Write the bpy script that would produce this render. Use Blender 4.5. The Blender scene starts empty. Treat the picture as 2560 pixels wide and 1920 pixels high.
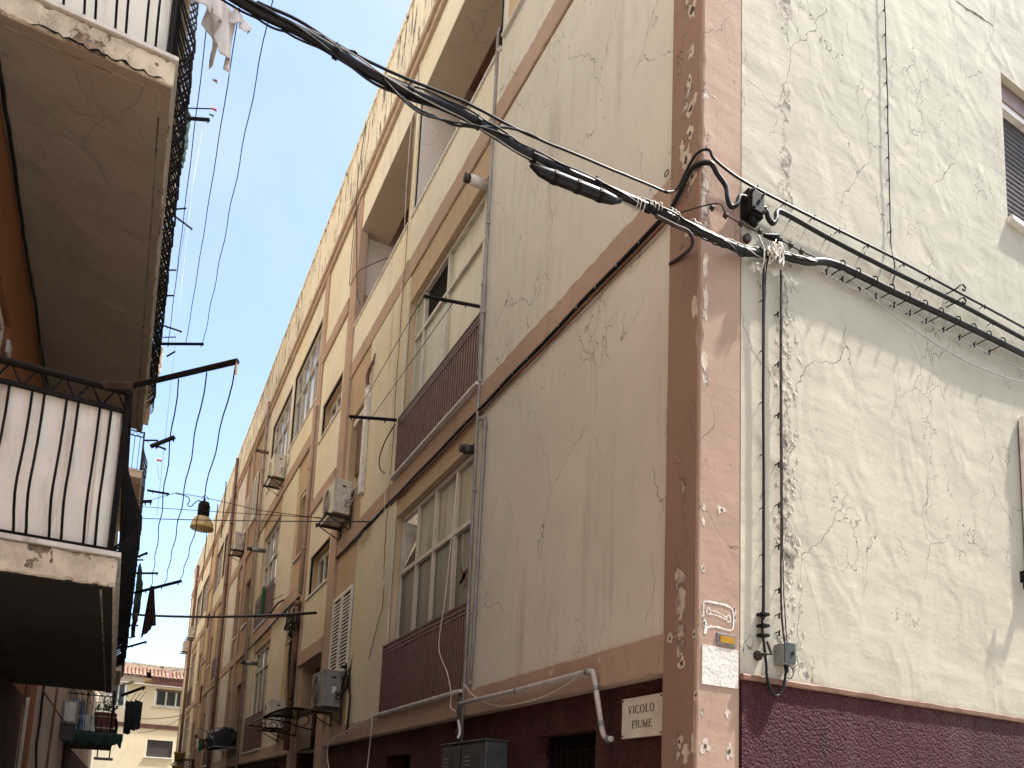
import bpy, bmesh, math, random
import numpy as np
from mathutils import Vector, Matrix
random.seed(7)
R = math.radians
S = bpy.context.scene
C = S.collection

# ------------------------------------------------------------------ camera, sky, sun, exposure
YAW, PITCH, ROLL, FPX, PCX, PCY = 0.486226252, 0.134851899, 0.0418688515, 1903.03, 1300.335, 1764.667
CAMZ = 1.6
Fv = Vector((math.sin(YAW)*math.cos(PITCH), math.cos(YAW)*math.cos(PITCH), math.sin(PITCH)))
Rv = Fv.cross(Vector((0, 0, 1))).normalized()
Uv = Rv.cross(Fv)
Rv, Uv = math.cos(ROLL)*Rv + math.sin(ROLL)*Uv, -math.sin(ROLL)*Rv + math.cos(ROLL)*Uv
cd = bpy.data.cameras.new('camera')
cam = bpy.data.objects.new('camera', cd)
C.objects.link(cam)
M3 = Matrix((Rv, Uv, -Fv)).transposed()
cam.matrix_world = Matrix.Translation((0, 0, CAMZ)) @ M3.to_4x4()
cd.sensor_width = 36
cd.lens = FPX/2560*36
cd.shift_x = (1280-PCX)/2560
cd.shift_y = (PCY-960)/2560
cd.clip_start = 0.05
cd.clip_end = 2000
S.camera = cam

SUN = Vector((0.5, -0.155, 1.0)).normalized()
W = bpy.data.worlds.new('World')
S.world = W
W.use_nodes = True
wn = W.node_tree
sky = wn.nodes.new('ShaderNodeTexSky')
sky.sky_type = 'NISHITA'
sky.sun_disc = False
sky.sun_elevation = math.asin(SUN.z)
sky.sun_rotation = math.atan2(SUN.x, SUN.y)
sky.air_density = 1.0
sky.dust_density = 2.2
sky.ozone_density = 1.6
bg = wn.nodes['Background']
tc = wn.nodes.new('ShaderNodeTexCoord')                # thin high haze, a little uneven
hz = wn.nodes.new('ShaderNodeTexNoise'); hz.inputs['Scale'].default_value = 2.2; hz.inputs['Detail'].default_value = 5; hz.inputs['Roughness'].default_value = 0.6
hr = wn.nodes.new('ShaderNodeMapRange'); hr.interpolation_type = 'SMOOTHSTEP'; hr.inputs[1].default_value = 0.42; hr.inputs[2].default_value = 0.72; hr.inputs[4].default_value = 0.55
hm = wn.nodes.new('ShaderNodeMix'); hm.data_type = 'RGBA'; hm.inputs[7].default_value = (2.05, 2.25, 2.45, 1)
wn.links.new(tc.outputs['Generated'], hz.inputs['Vector']); wn.links.new(hz.outputs['Fac'], hr.inputs[0]); wn.links.new(hr.outputs[0], hm.inputs[0])
wn.links.new(sky.outputs[0], hm.inputs[6]); wn.links.new(hm.outputs[2], bg.inputs[0])
bg.inputs[1].default_value = 0.15
sl = bpy.data.lights.new('sun', 'SUN')
sl.energy = 3.5
sl.angle = R(1.5)
sl.color = (1, 0.95, 0.87)
so = bpy.data.objects.new('sun', sl)
so.rotation_euler = (-SUN).to_track_quat('-Z', 'Y').to_euler()
so.location = (20, -10, 40)
C.objects.link(so)
S.view_settings.view_transform = 'Standard'
S.view_settings.look = 'None'
S.view_settings.exposure = 1.45
S.view_settings.gamma = 1
S.cycles.max_bounces = 10
S.cycles.diffuse_bounces = 6

def ray(px, py):
    return Rv*((px-PCX)/FPX) - Uv*((py-PCY)/FPX) + Fv
def at_x(px, py, X):
    d = ray(px, py); t = X/d.x
    return Vector((d.x*t, d.y*t, d.z*t+CAMZ))
def at_y(px, py, Y):
    d = ray(px, py); t = Y/d.y
    return Vector((d.x*t, d.y*t, d.z*t+CAMZ))
# ------------------------------------------------------------------ materials
class NT:
    def __init__(s, name):
        s.m = bpy.data.materials.new(name); s.m.use_nodes = True
        s.t = s.m.node_tree; s.n = s.t.nodes; s.l = s.t.links
        s.b = s.n['Principled BSDF']
        s.P = s.n.new('ShaderNodeNewGeometry').outputs['Position']
    def put(s, sock, v):
        if isinstance(v, bpy.types.NodeSocket): s.l.new(v, sock)
        else: sock.default_value = v
    def math(s, op, a, b=0.0, c=0.0):
        n = s.n.new('ShaderNodeMath'); n.operation = op
        for i, v in enumerate((a, b, c)): s.put(n.inputs[i], v)
        return n.outputs[0]
    def vmap(s, scale=(1, 1, 1), loc=(0, 0, 0), rot=(0, 0, 0), src=None):
        n = s.n.new('ShaderNodeMapping'); s.l.new(src or s.P, n.inputs[0])
        n.inputs['Scale'].default_value = scale; n.inputs['Location'].default_value = loc; n.inputs['Rotation'].default_value = rot
        return n.outputs[0]
    def noise(s, scale, detail=4, rough=0.55, vec=None, col=False, dist=0.0):
        n = s.n.new('ShaderNodeTexNoise'); s.l.new(vec or s.P, n.inputs['Vector'])
        n.inputs['Scale'].default_value = scale; n.inputs['Detail'].default_value = detail; n.inputs['Roughness'].default_value = rough
        n.inputs['Distortion'].default_value = dist
        return n.outputs['Color' if col else 'Fac']
    def voro(s, scale, vec=None, feature='DISTANCE_TO_EDGE'):
        n = s.n.new('ShaderNodeTexVoronoi'); n.feature = feature; s.l.new(vec or s.P, n.inputs['Vector'])
        n.inputs['Scale'].default_value = scale
        return n.outputs['Distance']
    def step(s, v, a, b):
        n = s.n.new('ShaderNodeMapRange'); n.interpolation_type = 'SMOOTHSTEP'
        s.put(n.inputs[0], v); s.put(n.inputs[1], a); s.put(n.inputs[2], b)
        return n.outputs[0]
    def mix(s, f, a, b):
        n = s.n.new('ShaderNodeMix'); n.data_type = 'RGBA'
        s.put(n.inputs[0], f)
        for i, v in ((6, a), (7, b)):
            s.put(n.inputs[i], v if isinstance(v, bpy.types.NodeSocket) else (*v, 1) if len(v) == 3 else v)
        return n.outputs[2]
    def scale(s, c, k):
        n = s.n.new('ShaderNodeVectorMath'); n.operation = 'SCALE'
        s.put(n.inputs[0], c); s.put(n.inputs['Scale'], k)
        return n.outputs[0]
    def axis(s, i):
        n = s.n.new('ShaderNodeSeparateXYZ'); s.l.new(s.P, n.inputs[0]); return n.outputs[i]
    def bump(s, h, dist, strength=1.0, prev=None):
        n = s.n.new('ShaderNodeBump'); s.put(n.inputs['Height'], h)
        n.inputs['Distance'].default_value = dist; n.inputs['Strength'].default_value = strength
        if prev is not None: s.l.new(prev, n.inputs['Normal'])
        return n.outputs[0]
    def done(s, col=None, rough=None, nrm=None, spec=0.3, metal=0.0):
        if col is not None: s.put(s.b.inputs['Base Color'], col if isinstance(col, bpy.types.NodeSocket) else (*col, 1))
        if rough is not None: s.put(s.b.inputs['Roughness'], rough)
        if nrm is not None: s.l.new(nrm, s.b.inputs['Normal'])
        s.b.inputs['Specular IOR Level'].default_value = spec
        s.b.inputs['Metallic'].default_value = metal
        return s.m

def plaster(name, c1, c2, mott=0.9, streak=0.3, streakcol=(0.12, 0.09, 0.06), crack=0.0, cscale=1.0, peel=None, peelcol=(0.7, 0.66, 0.58),
            region=None, undul=0.0, fine=0.004, yellow=0.0, drips=0.0, pits=0.35, seed=0.0):
    s = NT(name)
    L = (seed*3.1, seed*1.7, seed*2.3)
    n1 = s.noise(mott, 6, 0.62, s.vmap(loc=L))
    col = s.mix(s.step(n1, 0.32, 0.68), c1, c2)
    n2 = s.noise(9.0, 5, 0.7, s.vmap(loc=L))
    col = s.mix(s.math('MULTIPLY', s.step(n2, 0.5, 0.8), 0.22), col, tuple(v*0.55 for v in c1))
    if yellow:
        ny = s.noise(0.7, 3, 0.5, s.vmap(scale=(1, 1, 0.6), loc=(7, 3, 1)))
        col = s.mix(s.math('MULTIPLY', s.step(ny, 0.45, 0.7), yellow), col, (c1[0]*1.0, c1[1]*0.9, c1[2]*0.6))
    if streak:
        st = s.noise(1.0, 5, 0.6, s.vmap(scale=(7, 7, 0.35), loc=L))
        mk = s.noise(0.5, 3, 0.5, s.vmap(loc=(3+seed, 9, 4)))
        f = s.math('MULTIPLY', s.step(st, 0.52, 0.78), s.step(mk, 0.38, 0.65))
        col = s.mix(s.math('MULTIPLY', f, streak), col, streakcol)
    h = s.math('MULTIPLY', s.noise(38, 4, 0.65), 0.5)
    nrm = s.bump(h, fine)
    if undul:
        u1 = s.noise(2.6, 2, 0.5, s.vmap(scale=(1.0, 1, 0.75), rot=(0, R(38), 0), loc=L), dist=0.6)
        u2 = s.noise(1.0, 3, 0.5, s.vmap(scale=(2.6, 2.6, 9.0), rot=(0, R(-32), 0), loc=L))
        nrm = s.bump(s.math('ADD', u1, s.math('MULTIPLY', u2, 0.22)), undul, 1.0, nrm)
    if pits:
        pv = s.voro(5.5, s.vmap(loc=L), 'F1')
        pm = s.math('MULTIPLY', s.step(pv, 0.10, 0.06), s.step(s.noise(2.1, 2, 0.5, s.vmap(loc=(1, seed, 5))), 0.5, 0.62))
        col = s.mix(s.math('MULTIPLY', pm, pits), col, (0.09, 0.065, 0.045))
    if crack:
        wob = s.n.new('ShaderNodeVectorMath'); wob.operation = 'MULTIPLY_ADD'
        s.l.new(s.noise(2.3, 4, 0.56, s.vmap(loc=L), col=True), wob.inputs[0]); wob.inputs[1].default_value = (0.40, 0.40, 0.40); s.l.new(s.P, wob.inputs[2])
        v1 = s.voro(cscale, s.vmap(scale=(1.25, 1.25, 0.62), loc=L, src=wob.outputs[0]))
        v2 = s.voro(cscale*1.1, s.vmap(scale=(2.3, 2.3, 0.24), loc=(5+seed, 2, 8), src=wob.outputs[0]))
        m1 = s.step(s.noise(0.9, 2, 0.5, s.vmap(loc=(2+seed, 4, 1))), 0.44, 0.55)
        m2 = s.step(s.noise(1.1, 2, 0.5, s.vmap(loc=(8, 1+seed, 3))), 0.51, 0.60)
        wv = s.math('MULTIPLY', s.noise(4, 2, 0.5), 0.0065)
        k1 = s.math('MULTIPLY', s.step(v1, wv, s.math('MULTIPLY', wv, 0.25)), m1)
        k2 = s.math('MULTIPLY', s.step(v2, wv, s.math('MULTIPLY', wv, 0.25)), m2)
        k = s.math('MAXIMUM', k1, k2)
        col = s.mix(s.math('MULTIPLY', k, crack), col, tuple(v*0.2 for v in c1))
        nrm = s.bump(s.math('MULTIPLY', k, -1.0), 0.004, 1.0, nrm)
    if peel is not None:
        pn = s.noise(3.3, 9, 0.72, s.vmap(scale=(1, 1, 0.7), loc=(4+seed, 6, 2)))
        th = peel
        if region:                                   # weathering gathered in a strip along one axis (a wet joint, an arris, a row of old fixings)
            ax, cen, wid, gain = region
            d = s.math('ABSOLUTE', s.math('SUBTRACT', s.axis(ax), cen))
            th = s.math('SUBTRACT', peel, s.math('MULTIPLY', s.step(d, wid, 0.0), gain))
        f = s.step(pn, th, s.math('ADD', th, 0.02))
        pc = s.mix(s.step(s.noise(14, 4, 0.6), 0.4, 0.66), peelcol, tuple(v*0.35 for v in peelcol))
        col = s.mix(f, col, pc)
        nrm = s.bump(s.math('MULTIPLY', f, s.math('ADD', -0.7, s.math('MULTIPLY', s.noise(26, 4, 0.6), -0.6))), 0.008, 1.0, nrm)
    if drips:
        dn = s.noise(1.0, 6, 0.7, s.vmap(scale=(10, 10, 1.5), loc=(1, 1, seed)))
        f = s.step(dn, 0.60-0.06*drips, 0.66-0.06*drips)
        col = s.mix(s.math('MULTIPLY', f, 0.85), col, (0.035, 0.028, 0.022))
    return s.done(col, 0.88, nrm, 0.2)

def rough_stucco(name, c, big=0.02, sc=30):
    s = NT(name)
    v = s.voro(sc, s.vmap(scale=(1, 1, 1.15)), 'F1')
    h = s.math('SUBTRACT', s.noise(sc*0.8, 4, 0.6, dist=0.5), s.math('MULTIPLY', v, 0.6))
    col = s.mix(s.step(s.noise(1.3, 4, 0.6), 0.35, 0.7), c, tuple(k*1.35 for k in c))
    col = s.mix(s.math('MULTIPLY', s.step(s.noise(11, 5, 0.7), 0.55, 0.75), 0.4), col, tuple(min(1, k*1.7+0.008) for k in c))
    dst = s.math('MULTIPLY', s.step(s.noise(1.0, 6, 0.7, s.vmap(scale=(3.2, 3.2, 1.1))), 0.46, 0.72), 0.32)
    col = s.mix(dst, col, (0.17, 0.115, 0.10))
    drk = s.math('MULTIPLY', s.step(s.noise(1.0, 5, 0.65, s.vmap(scale=(6, 6, 0.5), loc=(3, 1, 2))), 0.52, 0.7), 0.5)
    col = s.mix(drk, col, (0.018, 0.008, 0.008))
    return s.done(col, 0.75, s.bump(h, big), 0.2)

def plain(name, c, rough=0.5, metal=0.0, spec=0.5, vary=0.25, vs=6.0, bump=0.0, dirt=None):
    s = NT(name)
    co = s.n.new('ShaderNodeTexCoord').outputs['Object']
    v = s.vmap(src=co)
    col = s.mix(s.step(s.noise(vs, 5, 0.65, v), 0.3, 0.7), tuple(k*(1-vary) for k in c), tuple(min(1, k*(1+vary*0.5)) for k in c))
    if dirt:
        d = s.noise(1.0, 5, 0.65, s.vmap(scale=(9, 9, 1.2), src=co))
        col = s.mix(s.math('MULTIPLY', s.step(d, 0.5, 0.75), 0.6), col, dirt)
    nr = s.bump(s.noise(30, 4, 0.6, v), bump) if bump else None
    return s.done(col, rough, nr, spec, metal)

def frosted(name, c, c2, rough, spec=0.5):
    s = NT(name)
    d = s.noise(1.0, 5, 0.65, s.vmap(scale=(5, 5, 0.7)))
    col = s.mix(s.step(d, 0.38, 0.7), c, c2)
    lo = s.noise(2.5, 4, 0.6)
    return s.done(col, s.math('ADD', rough, s.math('MULTIPLY', lo, 0.12)), s.bump(s.noise(1.4, 2, 0.5), 0.004), spec)

def wood(name, c):
    s = NT(name)
    g = s.noise(1.0, 6, 0.7, s.vmap(scale=(26, 26, 1.3)))
    col = s.mix(s.step(g, 0.35, 0.7), c, tuple(k*0.35 for k in c))
    return s.done(col, 0.6, s.bump(g, 0.004), 0.35)

M = {}
M['cream'] = plaster('cream_render', (0.535, 0.507, 0.402), (0.465, 0.441, 0.35), 0.7, 0.16, (0.3, 0.26, 0.2), 0.85, 1.25, 0.665, (0.50, 0.46, 0.37), (0, 3.625, 0.13, 0.16), 0.022, 0.003, seed=1)
M['grey_beige'] = plaster('grey_beige_render', (0.68, 0.65, 0.565), (0.598, 0.572, 0.497), 0.6, 0.42, (0.24, 0.19, 0.14), 0.75, 1.2, 0.75, (0.62, 0.56, 0.47), None, 0.010, 0.003, seed=2)
M['beige'] = plaster('yellow_beige_render', (0.73, 0.665, 0.51), (0.635, 0.579, 0.444), 0.6, 0.42, (0.24, 0.16, 0.09), 0.5, 1.5, 0.74, (0.6, 0.54, 0.44), None, 0.010, 0.003, yellow=0.4, seed=3)
M['upper'] = plaster('pale_yellow_render', (0.8, 0.75, 0.6), (0.696, 0.652, 0.522), 0.6, 0.3, (0.3, 0.2, 0.1), 0.3, 1.4, 0.74, (0.6, 0.54, 0.44), None, 0.008, 0.003, yellow=0.4, seed=4)
M['peel'] = plaster('peeling_parapet_render', (0.83, 0.765, 0.59), (0.722, 0.666, 0.513), 0.8, 0.5, (0.2, 0.13, 0.07), 0.3, 2.2, 0.63, (0.34, 0.25, 0.16), None, 0.010, 0.006, drips=1.0, seed=5)
M['rose'] = plaster('rose_paint_shaded', (0.315, 0.205, 0.152), (0.274, 0.178, 0.132), 0.8, 0.22, (0.12, 0.06, 0.04), 0.45, 1.3, 0.70, (0.62, 0.52, 0.44), (1, 3.46, 0.13, 0.15), 0.006, 0.003, seed=6)  # street face of the corner pilaster, its shade put into the colour
M['rose_lit'] = plaster('rose_paint_lit', (0.435, 0.3, 0.225), (0.378, 0.261, 0.196), 0.8, 0.15, (0.2, 0.12, 0.08), 0.6, 1.2, 0.69, (0.62, 0.55, 0.46), (0, 2.91, 0.10, 0.14), 0.016, 0.003, seed=7)  # same pilaster paint on the side face, sunlight put into the colour
M['band'] = plaster('rose_band_paint', (0.48, 0.345, 0.258), (0.418, 0.3, 0.224), 1.0, 0.35, (0.16, 0.08, 0.05), 0.3, 2.0, 0.655, (0.46, 0.36, 0.26), None, 0.006, 0.006, seed=8)
M['peach'] = plaster('peach_render', (0.54, 0.405, 0.265), (0.47, 0.352, 0.231), 0.7, 0.4, (0.18, 0.09, 0.05), 0.2, 1.5, 0.76, (0.6, 0.5, 0.4), None, 0.006, 0.003, seed=9)
M['terracotta'] = plaster('terracotta_render', (0.44, 0.31, 0.215), (0.383, 0.27, 0.187), 0.7, 0.45, (0.14, 0.07, 0.04), 0.2, 1.5, 0.76, (0.6, 0.5, 0.4), None, 0.006, 0.003, seed=10)
M['ochre'] = plaster('ochre_render', (0.64, 0.47, 0.25), (0.557, 0.409, 0.217), 0.7, 0.4, (0.18, 0.1, 0.05), 0.2, 1.5, 0.76, (0.6, 0.5, 0.4), None, 0.006, 0.003, seed=11)
M['maroon'] = rough_stucco('maroon_stucco', (0.066, 0.015, 0.019), 0.042, 50)
M['maroon_dark'] = rough_stucco('dark_maroon_stucco', (0.065, 0.02, 0.017), 0.035, 45)
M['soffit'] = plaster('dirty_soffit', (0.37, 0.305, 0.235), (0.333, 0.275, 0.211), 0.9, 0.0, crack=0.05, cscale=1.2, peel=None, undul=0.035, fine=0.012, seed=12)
M['soffit_dark'] = plaster('dark_brown_soffit', (0.05, 0.04, 0.03), (0.03, 0.024, 0.018), 0.9, 0.0, undul=0.02, fine=0.006, seed=13)  # near-black brown for the undersides of the lowest balconies
M['slab'] = plaster('crumbling_slab_edge', (0.7, 0.61, 0.46), (0.406, 0.354, 0.267), 6.0, 0.35, (0.12, 0.09, 0.06), 0.3, 3.0, 0.545, (0.36, 0.27, 0.18), None, 0.010, 0.010, pits=0.9, seed=14)
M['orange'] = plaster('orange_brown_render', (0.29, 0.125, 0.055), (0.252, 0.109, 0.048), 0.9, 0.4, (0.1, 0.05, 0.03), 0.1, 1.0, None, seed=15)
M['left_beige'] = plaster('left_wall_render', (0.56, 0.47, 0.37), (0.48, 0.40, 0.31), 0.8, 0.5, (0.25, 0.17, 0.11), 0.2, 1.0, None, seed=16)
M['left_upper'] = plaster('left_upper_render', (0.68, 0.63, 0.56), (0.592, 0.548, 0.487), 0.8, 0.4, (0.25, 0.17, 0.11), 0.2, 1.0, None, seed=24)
M['end_cream'] = plaster('end_house_render', (0.84, 0.73, 0.51), (0.773, 0.672, 0.469), 0.4, 0.2, (0.4, 0.28, 0.15), 0.0, 1.0, None, fine=0.003, pits=0, seed=17)
M['white_paint'] = plain('white_paint', (0.72, 0.69, 0.62), 0.5, dirt=(0.32, 0.26, 0.19))
M['marble'] = plain('pale_marble', (0.66, 0.63, 0.57), 0.4, vary=0.2, dirt=(0.3, 0.26, 0.2))
M['white_sheet'] = plain('white_sheet_panel', (0.88, 0.86, 0.74), 0.5, vary=0.10, vs=2.0, dirt=(0.36, 0.27, 0.18))
M['alu'] = plain('dull_white_aluminium', (0.60, 0.56, 0.48), 0.45, vary=0.15, dirt=(0.3, 0.24, 0.17))
M['pvc'] = plain('ivory_shutter_paint', (0.70, 0.66, 0.56), 0.5, vary=0.15, dirt=(0.36, 0.28, 0.2))
M['ac'] = plain('ac_casing', (0.62, 0.57, 0.47), 0.45, vary=0.12, dirt=(0.34, 0.25, 0.16))
M['ac_grey'] = plain('grey_ac_casing', (0.27, 0.245, 0.215), 0.45, vary=0.15, dirt=(0.12, 0.09, 0.07))
M['black_iron'] = plain('black_iron', (0.008, 0.0075, 0.0075), 0.6, vary=0.4, spec=0.15, bump=0.001)
M['rust'] = plain('rusty_iron', (0.045, 0.027, 0.020), 0.75, vary=0.6, vs=20, bump=0.002)
M['rail_brown'] = plain('brown_railing_paint', (0.145, 0.07, 0.06), 0.45, vary=0.3, vs=9)
M['rubber'] = plain('black_cable_sheath', (0.008, 0.008, 0.0085), 0.42, vary=0.3, spec=0.3)
M['cable_grey'] = plain('grey_cable_sheath', (0.40, 0.38, 0.34), 0.5, vary=0.2)
M['white_cable'] = plain('white_cable_sheath', (0.70, 0.66, 0.58), 0.5, vary=0.15)
M['brown_cable'] = plain('brown_painted_cable', (0.16, 0.07, 0.05), 0.6, vary=0.3)
M['zinc'] = plain('galvanised_steel', (0.30, 0.30, 0.30), 0.5, 0.6, vary=0.3, dirt=(0.12, 0.1, 0.09))
M['pipe_grey'] = plain('grey_pipe', (0.30, 0.285, 0.27), 0.5, 0.2, vary=0.25, dirt=(0.16, 0.12, 0.1))
M['pvc_pipe'] = plain('pale_pvc_pipe', (0.56, 0.53, 0.48), 0.5, vary=0.2, dirt=(0.25, 0.2, 0.16))
M['brown_pipe'] = plain('brown_drain_pipe', (0.20, 0.10, 0.06), 0.5, vary=0.3)
M['copper_pipe'] = plain('painted_drain_pipe', (0.33, 0.25, 0.19), 0.55, vary=0.3)
M['meter_steel'] = plain('meter_box_steel', (0.085, 0.095, 0.095), 0.5, 0.4, vary=0.3, dirt=(0.1, 0.1, 0.1))
M['frost'] = frosted('frosted_glass', (0.165, 0.185, 0.13), (0.105, 0.12, 0.08), 0.3, 0.35)
M['frost_up'] = frosted('milky_glass', (0.42, 0.42, 0.32), (0.20, 0.195, 0.125), 0.34, 0.35)
M['pale_panel'] = frosted('pale_window_panel', (0.66, 0.64, 0.50), (0.55, 0.53, 0.40), 0.35)
M['green_glass'] = frosted('pale_green_glass', (0.44, 0.47, 0.38), (0.36, 0.38, 0.29), 0.2)
M['sky_glass'] = frosted('sky_tinted_glass', (0.26, 0.29, 0.335), (0.15, 0.17, 0.20), 0.03, 1.0)  # pale blue sky reflection painted into the glass colour
M['dark_glass'] = frosted('dark_window_glass', (0.035, 0.035, 0.032), (0.02, 0.02, 0.018), 0.08, 0.6)
M['dark'] = plain('unlit_interior', (0.012, 0.010, 0.008), 0.9, spec=0.1)
M['inner_brown'] = plaster('loggia_brown_render', (0.40, 0.25, 0.175), (0.33, 0.20, 0.14), 0.9, 0.3, crack=0.2, peel=None, seed=18)
M['inner_white'] = plaster('loggia_white_render', (0.80, 0.76, 0.71), (0.72, 0.68, 0.63), 0.9, 0.3, (0.3, 0.22, 0.17), crack=0.3, cscale=2, peel=0.72, seed=19)
M['inner_pink'] = plaster('loggia_pink_render', (0.58, 0.40, 0.31), (0.5, 0.34, 0.26), 0.9, 0.3, crack=0.2, peel=0.66, peelcol=(0.65, 0.58, 0.5), seed=20)
M['beam_under'] = plaster('loggia_beam_soffit', (0.52, 0.44, 0.34), (0.45, 0.38, 0.29), 0.9, 0.2, crack=0.6, cscale=0.8, peel=0.76, seed=21)
M['wood_dark'] = wood('dark_varnished_wood', (0.085, 0.035, 0.018))
M['slat_brown'] = plain('brown_roller_slat', (0.165, 0.10, 0.075), 0.5, vary=0.3)
M['slat_grey'] = plain('weathered_roller_slat', (0.055, 0.045, 0.04), 0.6, vary=0.35, vs=14)
M['slat_terra'] = plain('terracotta_louvre_paint', (0.30, 0.16, 0.085), 0.55, vary=0.25)
M['tile'] = plain('terracotta_tile', (0.40, 0.235, 0.155), 0.8, vary=0.5, vs=3.0, bump=0.01)
M['ridge'] = plaster('mossy_ridge_render', (0.55, 0.47, 0.36), (0.42, 0.36, 0.27), 2.0, 0.6, (0.06, 0.05, 0.04), 0.0, 1, 0.58, (0.1, 0.09, 0.07), seed=22)
M['plum'] = plain('plum_fascia_paint', (0.17, 0.075, 0.06), 0.7, vary=0.3)
M['asphalt'] = plain('stone_paving', (0.33, 0.31, 0.28), 0.9, vary=0.25, vs=2.0, bump=0.01)
M['amber'] = plain('amber_lamp_glass', (0.50, 0.38, 0.16), 0.3, vary=0.2)
M['white_cloth'] = plain('white_cotton', (0.78, 0.74, 0.69), 0.9, vary=0.1, spec=0.1)
M['dark_cloth'] = plain('dark_cotton', (0.035, 0.035, 0.042), 0.95, vary=0.4, spec=0.1)
M['green_net'] = plain('green_shade_net', (0.011, 0.042, 0.03), 0.85, vary=0.5, vs=12)
M['green_cloth'] = plain('green_cotton', (0.03, 0.12, 0.04), 0.9, vary=0.3, spec=0.1)
M['bin_bag'] = plain('black_plastic_sheet', (0.012, 0.012, 0.013), 0.16, vary=0.3, spec=0.7)
M['yellow_tub'] = plain('yellow_plastic', (0.55, 0.36, 0.07), 0.45, vary=0.2)
M['red_pot'] = plain('terracotta_pot', (0.22, 0.07, 0.04), 0.8, vary=0.3)
M['blue_plastic'] = plain('blue_plastic_bottle', (0.10, 0.16, 0.30), 0.25, vary=0.4)
M['leaf'] = plain('plant_leaf', (0.045, 0.085, 0.025), 0.6, vary=0.4)
M['sign_white'] = plain('enamel_sign_white', (0.72, 0.685, 0.60), 0.35, vary=0.1, vs=9, dirt=(0.5, 0.42, 0.32))
M['ink'] = plain('sign_lettering', (0.035, 0.032, 0.032), 0.5)
M['gold'] = plain('amber_reflector', (0.42, 0.23, 0.03), 0.3, vary=0.25)
M['white_scrape'] = plaster('white_scraped_plaster', (0.80, 0.77, 0.71), (0.70, 0.67, 0.61), 3.0, 0.1, crack=0.3, cscale=8, peel=0.62, peelcol=(0.42, 0.34, 0.27), undul=0.02, fine=0.014, seed=23)
M['red_peg'] = plain('red_plastic', (0.5, 0.03, 0.02), 0.4)
M['green_peg'] = plain('green_plastic', (0.02, 0.22, 0.05), 0.4)
M['wood_peg'] = plain('wooden_peg', (0.45, 0.30, 0.17), 0.7)
def stripes():
    s = NT('striped_cloth')
    z = s.n.new('ShaderNodeTexWave'); s.l.new(s.vmap(scale=(6, 6, 1.0)), z.inputs[0]); z.inputs['Scale'].default_value = 2.2; z.inputs['Distortion'].default_value = 1.5
    c = s.mix(s.step(z.outputs['Fac'], 0.2, 0.5), (0.045, 0.012, 0.02), (0.018, 0.018, 0.02))
    c = s.mix(s.step(z.outputs['Fac'], 0.7, 0.85), c, (0.055, 0.05, 0.02))
    return s.done(c, 0.9, None, 0.1)
M['stripe_cloth'] = stripes()

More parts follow.
